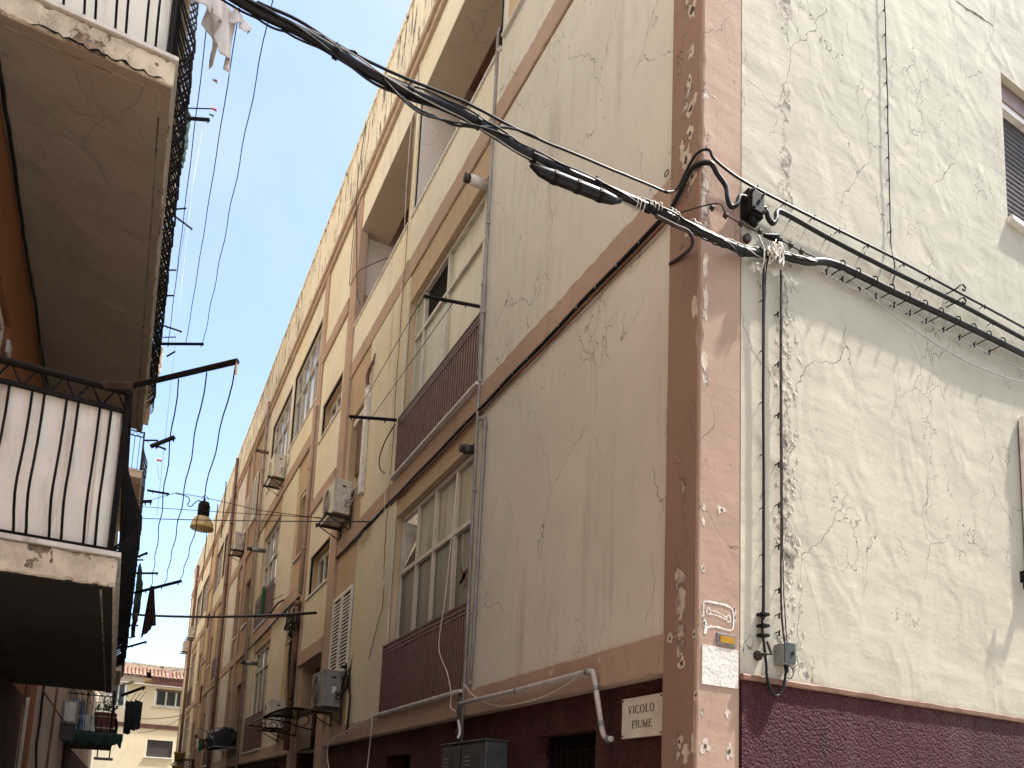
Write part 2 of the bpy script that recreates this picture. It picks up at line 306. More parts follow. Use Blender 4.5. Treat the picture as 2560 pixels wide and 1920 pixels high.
# ------------------------------------------------------------------ mesh helpers
class MB:
    def __init__(s): s.v = []; s.f = []; s.sm = False
    def add(s, vs, fs):
        k = len(s.v); s.v += [tuple(v) for v in vs]; s.f += [tuple(i+k for i in f) for f in fs]; return s
    def quad(s, a, b, c, d): return s.add((a, b, c, d), ((0, 1, 2, 3),))
    def box(s, x0, x1, y0, y1, z0, z1):
        return s.add([(x, y, z) for x in (x0, x1) for y in (y0, y1) for z in (z0, z1)],
                     ((0, 1, 3, 2), (4, 6, 7, 5), (0, 4, 5, 1), (2, 3, 7, 6), (0, 2, 6, 4), (1, 5, 7, 3)))
    def hexa(s, a, b):          # two quads joined into a closed solid
        return s.add(list(a)+list(b), ((0, 1, 2, 3), (7, 6, 5, 4), (0, 4, 5, 1), (1, 5, 6, 2), (2, 6, 7, 3), (3, 7, 4, 0)))
    def tube(s, pts, r, n=6, cap=True):
        pts = [Vector(p) for p in pts]
        if len(pts) < 2: return s
        rs = r if isinstance(r, (list, tuple)) else [r]*len(pts)
        vs, fs, up = [], [], None
        for i, p in enumerate(pts):
            t = (pts[min(i+1, len(pts)-1)]-pts[max(i-1, 0)])
            t = t.normalized() if t.length > 1e-9 else Vector((0, 0, 1))
            if up is None:
                up = t.orthogonal().normalized()
            else:
                up = up - t*up.dot(t)
                up = up.normalized() if up.length > 1e-6 else t.orthogonal().normalized()
            b = t.cross(up)
            for k in range(n):
                a = 2*math.pi*k/n
                vs.append(p+(up*math.cos(a)+b*math.sin(a))*rs[i])
        for i in range(len(pts)-1):
            for k in range(n):
                fs.append((i*n+k, i*n+(k+1) % n, (i+1)*n+(k+1) % n, (i+1)*n+k))
        if cap: fs += [tuple(range(n-1, -1, -1)), tuple(range((len(pts)-1)*n, len(pts)*n))]
        return s.add(vs, fs)
    def lathe(s, prof, c=(0, 0, 0), n=20, ax='z', cap=True):   # prof = [(r, h)]
        vs, fs = [], []
        for r, h in prof:
            for k in range(n):
                a = 2*math.pi*k/n; p, q = r*math.cos(a), r*math.sin(a)
                o = {'z': (p, q, h), 'x': (h, p, q), 'y': (p, h, q)}[ax]
                vs.append((c[0]+o[0], c[1]+o[1], c[2]+o[2]))
        for i in range(len(prof)-1):
            for k in range(n): fs.append((i*n+k, i*n+(k+1) % n, (i+1)*n+(k+1) % n, (i+1)*n+k))
        if cap: fs += [tuple(range(n-1, -1, -1)), tuple(range((len(prof)-1)*n, len(prof)*n))]
        return s.add(vs, fs)
    def build(s, name, mat, parent=None, smooth=False, bevel=0):
        me = bpy.data.meshes.new(name)
        off = Vector((0, 0, 0)); p = parent
        while p is not None: off += p.location; p = p.parent
        me.from_pydata([tuple(Vector(v)-off) for v in s.v], [], s.f)
        me.materials.append(M[mat] if isinstance(mat, str) else mat)
        bm = bmesh.new(); bm.from_mesh(me); bmesh.ops.recalc_face_normals(bm, faces=bm.faces); bm.to_mesh(me); bm.free()
        if smooth:
            me.polygons.foreach_set('use_smooth', [True]*len(me.polygons))
        o = bpy.data.objects.new(name, me); C.objects.link(o)
        if parent is not None: o.parent = parent
        if bevel:
            b = o.modifiers.new('bevel', 'BEVEL'); b.width = bevel; b.segments = 2; b.limit_method = 'ANGLE'
        return o
def tag(o, label=None, cat=None, group=None, kind=None):
    if label: o['label'] = label
    if cat: o['category'] = cat
    if group: o['group'] = group
    if kind: o['kind'] = kind
    return o
def thing(name, loc, label, cat, group=None, kind=None):
    o = bpy.data.objects.new(name, None); C.objects.link(o); o.location = loc; o.empty_display_size = 0.2
    return tag(o, label, cat, group, kind)
def dup(root, loc, label=None):
    r = root.copy(); C.objects.link(r); r.location = loc
    if label: r['label'] = label
    for ch in list(root.children):
        c = ch.copy(); C.objects.link(c); c.parent = r
        for g in list(ch.children):
            d = g.copy(); C.objects.link(d); d.parent = c
    return r
def smooth_path(pts, n=8, wob=0.0):
    pts = [Vector(p) for p in pts]; out = []
    for i in range(len(pts)-1):
        p0 = pts[max(i-1, 0)]; p1 = pts[i]; p2 = pts[i+1]; p3 = pts[min(i+2, len(pts)-1)]
        for k in range(n):
            t = k/n
            q = 0.5*((2*p1)+(p2-p0)*t+(2*p0-5*p1+4*p2-p3)*t*t+(3*p1-p0-3*p2+p3)*t**3)
            if wob: q = q+Vector([random.uniform(-wob, wob) for _ in range(3)])
            out.append(q)
    return out+[pts[-1]]

XF, YC = 2.9, 3.3213                   # street face of the right-hand row; its corner
def FM(u, z, d=0.0): return (XF-d, YC+u, z)        # street face: u along the street from the corner, d out of the wall
def RM(u, z, d=0.0): return (XF+u, YC-d, z)        # side face round the corner
XL = -1.03
def LM(y, z, d=0.0): return (XL+d, y, z)           # left-hand row
def EM(x, z, d=0.0): return (x, 50.0-d, z)         # house closing the street
def mbox(mb, F, u0, u1, z0, z1, d0, d1):
    a = [F(u0, z0, d0), F(u1, z0, d0), F(u1, z1, d0), F(u0, z1, d0)]
    b = [F(u0, z0, d1), F(u1, z0, d1), F(u1, z1, d1), F(u0, z1, d1)]
    return mb.hexa(a, b)
def rbar(F, u0, u1, z0, z1, d0, d1, vertical=False, step=0.07, jit=0.005, ch=0.008, chip=0.0, mb=None):
    """bar with worn arrises: the long edges are broken into short, slightly uneven pieces"""
    mb = mb or MB()
    a0, a1, b0, b1 = (z0, z1, u0, u1) if vertical else (u0, u1, z0, z1)
    n = max(2, int((a1-a0)/step)); vs, fs = [], []
    for i in range(n+1):
        a = a0+(a1-a0)*i/n
        def J(s=1.0): return random.uniform(-jit, jit)*s
        c1, c2 = 0.0, 0.0
        if chip and random.random() < chip: c1 = random.uniform(0, 0.02)
        if chip and random.random() < chip: c2 = random.uniform(0, 0.02)
        sec = [(b0, d0), (b0+J(0.5), d1-ch+J()-c1), (b0+ch+J()+c1, d1+J(0.25)), (b1-ch+J()-c2, d1+J(0.25)), (b1+J(0.5), d1-ch+J()-c2), (b1, d0)]
        for b, d in sec:
            u, z = (b, a) if vertical else (a, b)
            vs.append(F(u, z, d))
    for i in range(n):
        for k in range(6):
            fs.append((i*6+k, i*6+(k+1) % 6, (i+1)*6+(k+1) % 6, (i+1)*6+k))
    fs += [tuple(range(5, -1, -1)), tuple(range(n*6, n*6+6))]
    return mb.add(vs, fs)
def wall(F, u0, u1, z0, z1, holes=(), d=0.0, mb=None, edge=None):
    """flat wall with openings (u0,u1,z0,z1,depth) and their reveals; edge = thickness of a raised panel's rim"""
    mb = mb or MB()
    us = sorted({u0, u1, *[min(max(h[i], u0), u1) for h in holes for i in (0, 1)]})
    zs = sorted({z0, z1, *[min(max(h[i], z0), z1) for h in holes for i in (2, 3)]})
    for i in range(len(us)-1):
        for k in range(len(zs)-1):
            cu, cz = (us[i]+us[i+1])/2, (zs[k]+zs[k+1])/2
            if any(h[0] < cu < h[1] and h[2] < cz < h[3] for h in holes): continue
            mb.quad(F(us[i], zs[k], d), F(us[i+1], zs[k], d), F(us[i+1], zs[k+1], d), F(us[i], zs[k+1], d))
    for h in holes:
        a, b, c, e, dep = h
        a, b, c, e = max(a, u0), min(b, u1), max(c, z0), min(e, z1)
        if a >= b or c >= e: continue
        q = d-dep
        mb.quad(F(a, c, d), F(a, e, d), F(a, e, q), F(a, c, q)); mb.quad(F(b, c, d), F(b, e, d), F(b, e, q), F(b, c, q))
        mb.quad(F(a, e, d), F(b, e, d), F(b, e, q), F(a, e, q)); mb.quad(F(a, c, d), F(b, c, d), F(b, c, q), F(a, c, q))
    if edge:
        q = d-edge
        mb.quad(F(u0, z0, d), F(u0, z1, d), F(u0, z1, q), F(u0, z0, q)); mb.quad(F(u1, z0, d), F(u1, z1, d), F(u1, z1, q), F(u1, z0, q))
        mb.quad(F(u0, z0, d), F(u1, z0, d), F(u1, z0, q), F(u0, z0, q)); mb.quad(F(u0, z1, d), F(u1, z1, d), F(u1, z1, q), F(u0, z1, q))
    return mb
def window(parent, F, u0, u1, z0, z1, d, ucuts=(), zcuts=(), frame='alu', glass='frost', bar=0.045, glasses=None, skip=(), name='window', rail=0.05):
    """one glazed unit: the frame is the part, each differently glazed band of panes a sub-part"""
    f = MB()
    us = [u0, *ucuts, u1]; zs = [z0, *zcuts, z1]
    for i, u in enumerate(us):
        w = bar if 0 < i < len(us)-1 else bar*0.9
        a = u if i == 0 else u-w if i == len(us)-1 else u-w/2
        mbox(f, F, a, a+w, z0, z1, d-0.03, d+0.018)
    for k, z in enumerate(zs):
        w = rail if 0 < k < len(zs)-1 else bar
        a = z if k == 0 else z-w if k == len(zs)-1 else z-w/2
        mbox(f, F, u0+bar*0.9, u1-bar*0.9, a, a+w, d-0.028, d+0.022)
    w = f.build(name, frame, parent)
    for k in range(len(zs)-1):
        g = MB()
        for i in range(len(us)-1):
            if (i, k) in skip: continue
            off = 0.004 if (i+k) % 2 else 0.012          # sliding leaves sit on two tracks
            mbox(g, F, us[i]+bar*0.3, us[i+1]-bar*0.3, zs[k]+0.01, zs[k+1]-0.01, d-0.022-off, d-0.012-off)
        if g.v: g.build('pane', (glasses[k] if glasses else glass), w)
    return w
def louvres(parent, F, u0, u1, z0, z1, d, leaves=2, mat='pvc', name='shutter', gap=0.056, t=0.035, back='dark'):
    f = MB(); st = 0.05; sl = MB(); W_ = (u1-u0)/leaves
    for i in range(leaves):
        a, b = u0+i*W_+0.004, u0+(i+1)*W_-0.004
        mbox(f, F, a, a+st, z0, z1, d, d+t); mbox(f, F, b-st, b, z0, z1, d, d+t)
        for c, e in ((z0, z0+0.09), (z1-0.06, z1)): mbox(f, F, a+st, b-st, c, e, d+0.002, d+t-0.002)
        z = z0+0.1
        while z < z1-0.085:
            sl.hexa([F(a+st, z, d+t-0.006), F(b-st, z, d+t-0.006), F(b-st, z+0.026, d+t-0.008), F(a+st, z+0.026, d+t-0.008)],
                    [F(a+st, z+0.014, d+0.004), F(b-st, z+0.014, d+0.004), F(b-st, z+0.030, d+0.006), F(a+st, z+0.030, d+0.006)])
            z += gap
    o = f.build(name, mat, parent, bevel=0.003)
    sl.build('slats', mat, o)
    mbox(MB(), F, u0+0.02, u1-0.02, z0+0.02, z1-0.02, d-0.02, d-0.006).build('backing', back, o)
    return o
def roller(parent, F, u0, u1, z0, z1, d, mat='slat_brown', pitch=0.045, name='roller_shutter'):
    mb = MB(); z = z1
    while z > z0+0.01:
        b = max(z0, z-pitch)
        vs = []
        for t in (0, 0.12, 0.35, 0.7, 0.92, 1.0):
            zz = z+(b-z)*t; dd = d+0.011*math.sin(math.pi*min(1, t*1.05))
            vs += [F(u0, zz, dd), F(u1, zz, dd)]
        mb.add(vs, [(2*i, 2*i+1, 2*i+3, 2*i+2) for i in range(5)])
        z = b
    return mb.build(name, mat, parent)
def railing(parent, u0, u1, z0, z1, d=0.05, mat='rail_brown', gap=0.066, name='balcony_railing', back=None):
    """close vertical bars with rods along the top"""
    f = MB()
    for z in (z0+0.02, z1-0.015, z1-0.07, z1-0.115):
        mbox(f, FM, u0, u1, z-0.011, z+0.011, d-0.012, d+0.012)
    n = int((u1-u0)/gap)
    b = MB()
    for i in range(n+1):
        u = u0+(u1-u0)*i/n
        mbox(b, FM, u-0.008, u+0.008, z0+0.02, z1-0.015, d-0.008, d+0.008)
    o = f.build(name, mat, parent); b.build('bars', mat, o)
    return o

# ------------------------------------------------------------------ ground
g = MB(); g.add([(-400, -400, 0), (400, -400, 0), (400, 400, 0), (-400, 400, 0)], ((0, 1, 2, 3),))
tag(g.build('ground', 'asphalt'), kind='structure')
# ------------------------------------------------------------------ right-hand row, near house
U1 = 17.62
HA = thing('apartment_building', (XF, YC, 0), 'four-storey corner apartment block with rose pilasters, cream side wall and brown window railings', 'building')
LOG = (9.63, 11.46)
bays = ((3.3, 5.8), (14.42, 16.92))
holes = []
for a, b in bays:
    holes += [(a, b, 2.74, 5.26, 0.14), (a, b, 5.88, 8.28, 0.14)]
holes += [(3.2, 5.9, *LOG, 0.5), (6.06, 8.87, *LOG, 0.5), (11.5, 14.2, *LOG, 0.16), (14.36, 17.0, *LOG, 0.16)]
holes += [(7.56, 8.5, 6.42, 7.82, 0.14), (11.55, 12.4, 6.5, 7.9, 0.16), (11.56, 12.36, 3.44, 4.74, 0.16)]
stair = [(9.32, 10.8, 5.33, 6.1, 0.26), (9.32, 10.8, 8.44, 9.14, 0.26)]
portal = (9.24, 10.86, 0.0, 4.06, 0.30)
holes += stair+[portal]
wall(FM, 0.2, U1, 2.45, 13.0, holes).build('facade_wall', 'peach', HA)
gh = [(1.14, 1.98, 1.1, 2.18, 0.13), (4.92, 5.78, 1.3, 2.18, 0.25), (7.6, 8.4, 1.3, 2.1, 0.25), (12.7, 16.9, 0, 2.30, 0.35), (portal[0], portal[1], 0, 3, 0.23)]
wall(FM, 0.2, U1, 0.0, 2.5, gh, d=-0.07).build('plinth', 'maroon_dark', HA)
for h in gh[:4]:
    mbox(MB(), FM, h[0], h[1], h[2], h[3], -0.07-h[4]-0.02, -0.07-h[4]).build('basement_opening', 'dark', HA)
v = MB()
for i in range(9): mbox(v, FM, 1.2+i*0.09, 1.212+i*0.09, 1.1, 2.18, -0.17, -0.158)
for z in (1.55, 2.05): mbox(v, FM, 1.14, 1.98, z, z+0.012, -0.156, -0.146)
v.build('window_grille', 'black_iron', HA)
# raised render panels
def panel(par, u0, u1, z0, z1, mat, hs=(), d=0.022):
    return wall(FM, u0, u1, z0, z1, hs, d, None, 0.03).build('render_panel', mat, par)
panel(HA, 0.288, 3.3, 2.685, 5.505, 'grey_beige', d=0.006)
panel(HA, 0.288, 3.3, 5.79, 8.66, 'grey_beige', d=0.006)
panel(HA, 0.288, 3.2, 8.96, 12.12, 'grey_beige', [(2.55, 3.08, 9.74, 11.2, 0.1)], d=0.006)
for z0, z1, m in ((2.685, 5.51, 'beige'), (5.79, 8.66, 'beige')):
    panel(HA, 5.80, 7.52, z0, z1, m); panel(HA, 12.66, 14.42, z0, z1, m); panel(HA, 16.92, U1, z0, z1, m)
panel(HA, 3.2, 9.0, 8.96, 12.1, 'upper', [(3.2, 5.9, *LOG, 0.06), (6.06, 8.87, *LOG, 0.06)])
panel(HA, 11.32, U1, 8.96, 12.1, 'upper', [(11.5, 14.2, *LOG, 0.06), (14.36, 17.0, *LOG, 0.06)])
for z0, z1 in ((4.3, 7.03), (7.26, 10.17), (10.43, 12.12)):
    panel(HA, 9.24, 11.0, z0, z1, 'beige' if z0 < 6 else 'upper', [h[:4]+(0.06,) for h in stair])
# string courses, pilasters, cornice, parapet
for z0, z1, nm in ((2.45, 2.70, 0), (5.52, 5.81, 1), (8.68, 8.97, 2)):
    rbar(FM, 0.286, 9.0, z0, z1, -0.08 if nm == 0 else -0.01, 0.0265, chip=0.25 if nm else 0.1, jit=0.004).build('string_course', 'band', HA)
    rbar(FM, 11.3, U1, z0, z1, -0.08 if nm == 0 else -0.01, 0.05, chip=0.2, jit=0.004).build('string_course', 'band', HA)
for z0, z1 in ((4.05, 4.31), (7.02, 7.27), (10.16, 10.44)):
    rbar(FM, 9.2, 11.05, z0, z1, -0.01, 0.06, chip=0.2).build('string_course', 'band', HA)
for u0, u1 in ((8.72, 8.99), (9.02, 9.22), (11.02, 11.32)):
    rbar(FM, u0, u1, 0.0, 12.14, -0.09, 0.052 if u1-u0 > 0.22 else 0.035, True, chip=0.06).build('pilaster', 'band', HA)
rbar(FM, 5.91, 6.05, 8.97, 12.1, -0.02, 0.034, True).build('pilaster', 'upper', HA)
rbar(FM, 14.21, 14.35, 8.97, 12.1, -0.02, 0.034, True).build('pilaster', 'upper', HA)
# corner pilaster wraps round the arris
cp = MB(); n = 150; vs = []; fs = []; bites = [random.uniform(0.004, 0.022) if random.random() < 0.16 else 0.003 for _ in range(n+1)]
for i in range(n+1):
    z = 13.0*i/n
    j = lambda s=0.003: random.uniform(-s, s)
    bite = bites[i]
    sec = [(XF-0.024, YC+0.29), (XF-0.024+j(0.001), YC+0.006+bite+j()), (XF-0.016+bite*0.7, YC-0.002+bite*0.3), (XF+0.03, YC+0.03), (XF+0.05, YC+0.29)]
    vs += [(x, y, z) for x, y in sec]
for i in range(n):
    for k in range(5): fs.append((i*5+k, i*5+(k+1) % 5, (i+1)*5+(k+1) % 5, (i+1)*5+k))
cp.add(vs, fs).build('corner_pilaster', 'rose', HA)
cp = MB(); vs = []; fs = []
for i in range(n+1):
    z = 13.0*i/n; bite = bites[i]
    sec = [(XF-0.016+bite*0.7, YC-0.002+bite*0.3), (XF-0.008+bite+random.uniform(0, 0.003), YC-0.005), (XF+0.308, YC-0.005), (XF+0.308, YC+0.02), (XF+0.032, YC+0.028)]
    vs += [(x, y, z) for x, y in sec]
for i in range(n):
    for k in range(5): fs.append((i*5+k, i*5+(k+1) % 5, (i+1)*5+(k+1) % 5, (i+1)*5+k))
cp.add(vs, fs).build('corner_pilaster', 'rose_lit', HA)
def roofline(par, u0, u1):
    rbar(FM, u0, u1, 12.10, 12.19, -0.01, 0.075, jit=0.006, chip=0.3).build('moulding', 'band', par)
    wall(FM, u0, u1, 12.15, 12.36, d=0.04).build('frieze', 'peel', par)
    rbar(FM, u0, u1, 12.33, 12.43, -0.01, 0.085, jit=0.006, chip=0.35).build('moulding', 'band', par)
    rbar(FM, u0, u1, 12.40, 13.66, -0.25, 0.035, jit=0.010, step=0.05, ch=0.012, chip=0.5).build('parapet', 'peel', par)
    rbar(FM, u0, u1, 13.64, 13.75, -0.3, 0.06, jit=0.018, step=0.045, ch=0.015, chip=0.5).build('coping', 'peel', par)
roofline(HA, -0.02, U1)
rf = MB(); rf.box(XF+0.3, 15.0, YC+0.02, YC+U1, 13.0, 13.2).build('roof', 'ridge', HA)
# loggias open to the street on the top floor
for (a, b), low in (((3.2, 5.9), 'inner_white'), ((6.06, 8.87), 'inner_pink')):
    bk = MB(); D0, D1 = -0.5, -1.45
    bk.quad(FM(a, 9.0, D1), FM(b, 9.0, D1), FM(b, 12.0, D1), FM(a, 12.0, D1))
    bk.quad(FM(a, 12.0, D0), FM(b, 12.0, D0), FM(b, 12.0, D1), FM(a, 12.0, D1)); bk.quad(FM(a, 9.2, -0.04), FM(b, 9.2, -0.04), FM(b, 9.2, D1), FM(a, 9.2, D1))
    bk.quad(FM(a, 11.46, D0), FM(b, 11.46, D0), FM(b, 12.0, D0), FM(a, 12.0, D0))
    lo = bk.build('loggia', 'inner_brown', HA)
    for u in (a+0.006, b-0.006):
        MB().quad(FM(u, 10.36, -0.02), FM(u, 12.0, -0.02), FM(u, 12.0, D1), FM(u, 10.36, D1)).build('side_wall', 'inner_white', lo)
        MB().quad(FM(u, 9.2, -0.02), FM(u, 10.36, -0.02), FM(u, 10.36, D1), FM(u, 9.2, D1)).build('side_wall', low, lo)
    mbox(MB(), FM, a+0.001, b-0.001, 11.44, 11.458, -0.5, 0.021).build('beam', 'beam_under', lo)
    rbar(FM, a-0.02, b+0.02, 9.6, 9.64, -0.16, 0.045, jit=0.004).build('sill', 'marble', lo)
    mbox(MB(), FM, a+0.7, a+1.5, 9.2, 11.3, D1, D1+0.03).build('door', 'slat_brown', lo)
# glazed bays with railings
w = window(HA, FM, 3.36, 5.76, 3.60, 5.24, -0.09, (3.99, 4.60, 5.16), (4.50,), glasses=('frost', 'frost_up'), skip=((3, 1), (2, 1)))
tag(w, 'aluminium window with a tipped-in top pane and cracked taped glass')
def tilt_sash(par, a, b, z0, z1):
    t = MB()
    t.hexa([FM(a, z0, -0.10), FM(b, z0, -0.10), FM(b, z1-0.06, -0.36), FM(a, z1-0.06, -0.36)], [FM(a, z0, -0.112), FM(b, z0, -0.112), FM(b, z1-0.06, -0.372), FM(a, z1-0.06, -0.372)])
    t.build('tilted_pane', 'wood_dark', par)
    c = MB(); c.add([FM(b, z0, -0.10), FM(b, z1, -0.10), FM(b, z1, -0.34)], ((0, 1, 2),)); c.build('side_cheek', 'white_paint', par)
tilt_sash(w, 5.18, 5.74, 4.53, 5.20)
mbox(MB(), FM, 4.60, 5.17, 4.52, 5.21, -0.114, -0.104).build('pane', 'frost_up', w)
mbox(MB(), FM, 3.3, 5.8, 4.5, 5.26, -0.62, -0.6).build('dark_room', 'dark', w)
tp = MB()                                                     # brown tape crossed over the broken pane
for a, b in (((3.49, 3.77), (3.77, 4.06)), ((3.81, 3.87), (3.46, 4.02)), ((3.60, 4.0), (3.74, 3.88))):
    p, q = Vector(FM(*a, -0.075)), Vector(FM(*b, -0.075)); t = (q-p).normalized().cross(Vector((1, 0, 0)))*0.026
    tp.quad(p-t, p+t, q+t, q-t)
tp.build('tape', 'brown_cable', w)
ck = MB()
for a in ((3.36, 4.45), (3.75, 4.45), (3.72, 3.68), (3.40, 3.75), (3.85, 3.95)):
    ck.tube([FM(3.67, 3.95, -0.078), FM((3.67+a[0])/2+0.02, (3.95+a[1])/2, -0.078), FM(*a, -0.078)], 0.0018, 3)
ck.build('crack', 'marble', w)
mbox(MB(), FM, 3.3, 5.8, 2.74, 3.60, -0.125, -0.10).build('apron', 'left_beige', HA)
w = window(HA, FM, 3.36, 5.76, 6.70, 8.26, -0.09, (3.60, 4.62, 5.42), (7.72,), glasses=('pale_panel', 'pale_panel'), skip=((2, 1), (2, 0), (3, 0), (3, 1)))
for a, b, z0, z1, m in ((4.64, 5.40, 7.75, 8.22, 'dark'), (4.64, 5.40, 6.74, 7.69, 'green_glass'), (5.44, 5.72, 6.74, 7.69, 'green_glass'), (5.44, 5.72, 7.75, 8.22, 'green_glass')):
    mbox(MB(), FM, a, b, z0, z1, -0.13 if m == 'dark' else -0.112, -0.12 if m == 'dark' else -0.10).build('pane', m, w)
mbox(MB(), FM, 3.3, 5.8, 5.88, 6.70, -0.125, -0.10).build('apron', 'left_beige', HA)
for a, b, dd in ((3.30, 5.88, 0.03), (14.40, 16.96, 0.06)):
    railing(HA, a, b, 2.70, 3.58, dd); railing(HA, a, b, 5.83, 6.66, dd)
    rbar(FM, a-0.05, b+0.06, 2.675, 2.706, -0.1, 0.085, jit=0.004).build('sill', 'marble', HA); rbar(FM, a-0.05, b+0.06, 5.80, 5.835, -0.1, 0.085, jit=0.004).build('sill', 'marble', HA)
for z0, z1, zc in ((3.6, 5.24, 4.75), (6.68, 8.26, 7.5)):
    window(HA, FM, 14.48, 16.86, z0, z1, -0.09, (15.1, 15.7, 16.3), (zc,), glasses=('sky_glass', 'sky_glass') if z0 > 6 else ('frost', 'sky_glass'))
    mbox(MB(), FM, 14.42, 16.92, z0-0.86, z0, -0.125, -0.10).build('apron', 'left_beige', HA)
# glazed-in loggias
for a, b in ((11.55, 14.15), (14.42, 16.95)):
    window(HA, FM, a, b, 9.66, 11.40, -0.06, [a+(b-a)*k/4 for k in (1, 2, 3)], (10.78,), glasses=('sky_glass', 'sky_glass'), bar=0.03, rail=0.035)
    rbar(FM, a-0.1, b+0.1, 9.6, 9.64, -0.1, 0.05, jit=0.004).build('sill', 'marble', HA)
w = window(HA, FM, 2.58, 3.05, 9.78, 11.17, -0.04, (), (), glass='sky_glass', bar=0.05)
rbar(FM, 2.5, 3.14, 9.70, 9.735, -0.05, 0.05, jit=0.003).build('sill', 'marble', HA)
# shuttered openings
lv = louvres(HA, FM, 7.55, 8.64, 3.50, 4.80, 0.018)
mbox(lb := MB(), FM, 7.50, 7.62, 3.535, 3.56, 0.05, 0.12); mbox(lb, FM, 7.5, 7.53, 3.50, 3.6, 0.05, 0.075); lb.build('shutter_catch', 'black_iron', lv)
rbar(FM, 7.5, 8.7, 3.44, 3.475, -0.02, 0.05, jit=0.003).build('sill', 'marble', HA)
def roller_opening(par, u0, u1, z0, z1, zlow, mat, glass='green_glass', dep=0.14, head=True):
    w = window(par, FM, u0, u1, z0, z1, -dep+0.02, ((u0+u1)/2,), (), glass=glass)
    roller(w, FM, u0+0.03, u1-0.03, zlow, z1-0.10, -dep+0.045, mat)
    if head: mbox(MB(), FM, u0, u1, z1-0.10, z1, -dep+0.03, -0.03).build('shutter_box', 'white_paint', w)
    return w
roller_opening(HA, 7.58, 8.48, 6.44, 7.80, 6.84, 'slat_brown')
rbar(FM, 7.5, 8.55, 6.385, 6.42, -0.1, 0.05, jit=0.003).build('sill', 'marble', HA)
for z0, z1 in ((6.5, 7.9), (3.44, 4.74)):
    mbox(MB(), FM, 11.56, 12.38, z0, z1, -0.15, -0.13).build('blind_back', 'dark', HA)
    louvres(HA, FM, 11.58, 12.0, z0+0.02, z1-0.06, -0.11, 1, 'slat_terra')
    mbox(MB(), FM, 11.58, 12.36, z1-0.07, z1-0.004, -0.10, -0.02).build('lintel_trim', 'white_paint', HA)
    rbar(FM, 11.5, 12.5, z0-0.05, z0-0.012, -0.1, 0.05, jit=0.003).build('sill', 'marble', HA)
# staircase windows and street door
for h in stair:
    window(HA, FM, h[0], h[1], h[2]+0.01, h[3]-0.005, -0.15, (9.82, 10.3), (), frame='white_paint', glass='dark_glass', bar=0.085)
    rbar(FM, h[0]-0.05, h[1]+0.08, h[2]-0.05, h[2], -0.2, 0.05, jit=0.003).build('sill', 'marble', HA)
pd = MB(); mbox(pd, FM, portal[0], portal[1], 0, 4.05, -0.30, -0.27)
for k in range(7): mbox(pd, FM, portal[0]+0.03+k*0.23, portal[0]+0.215+k*0.23, 2.3, 4.0, -0.27, -0.25)
po = pd.build('street_door', 'wood_dark', HA)
mbox(MB(), FM, 9.42, 10.7, 0.05, 2.75, -0.249, -0.235).build('door_leaf', 'dark', po)
# side wall round the corner
wx = (3.385-0.015, 4.5, 6.78, 8.2)
wall(RM, 0.322, 11.5, 2.40, 13.0, [(3.37, 4.5, 6.78, 8.20, 0.2), (3.42, 4.5, 3.5, 4.9, 0.2)], edge=0.05).build('side_wall', 'cream', HA)
wall(RM, 0.25, 0.4, 0, 13.0, d=-0.03).build('wall_joint', 'brown_cable', HA)
rbar(RM, 0.318, 11.5, 0.0, 2.415, -0.02, 0.018, jit=0.002).build('side_plinth', 'maroon', HA)
rbar(RM, 0.316, 11.5, 2.412, 2.448, -0.02, 0.036, jit=0.003, ch=0.006).build('plinth_ledge', 'brown_pipe', HA)
sw = window(HA, RM, 3.39, 4.48, 6.80, 8.18, -0.17, (3.95,), (), glass='dark_glass', frame='white_paint')
mbox(MB(), RM, 3.375, 4.495, 8.02, 8.195, -0.19, -0.05).build('shutter_box', 'slat_brown', sw)
mbox(MB(), RM, 3.375, 4.495, 7.96, 8.02, -0.19, -0.06).build('head_trim', 'marble', sw)
roller(sw, RM, 3.40, 4.48, 6.98, 7.98, -0.12, 'slat_grey', 0.05)
rbar(RM, 3.36, 4.6, 6.725, 6.78, -0.2, 0.05, jit=0.003).build('sill', 'marble', HA)
mbox(MB(), RM, 3.40, 3.72, 6.79, 6.95, -0.14, -0.135).build('white_card', 'white_sheet', sw)
ls = louvres(HA, RM, 3.35, 4.40, 3.50, 4.95, 0.012, 2, 'white_paint', t=0.045)
mbox(lb := MB(), RM, 3.14, 3.37, 3.52, 3.545, 0.085, 0.105); mbox(lb, RM, 3.15, 3.175, 3.50, 3.59, 0.075, 0.115); mbox(lb, RM, 3.33, 3.36, 3.50, 3.6, 0.0, 0.10); lb.build('shutter_catch', 'black_iron', ls)
mbox(lb := MB(), RM, 3.352, 3.40, 4.62, 4.76, 0.057, 0.068); lb.build('hinge', 'zinc', ls)
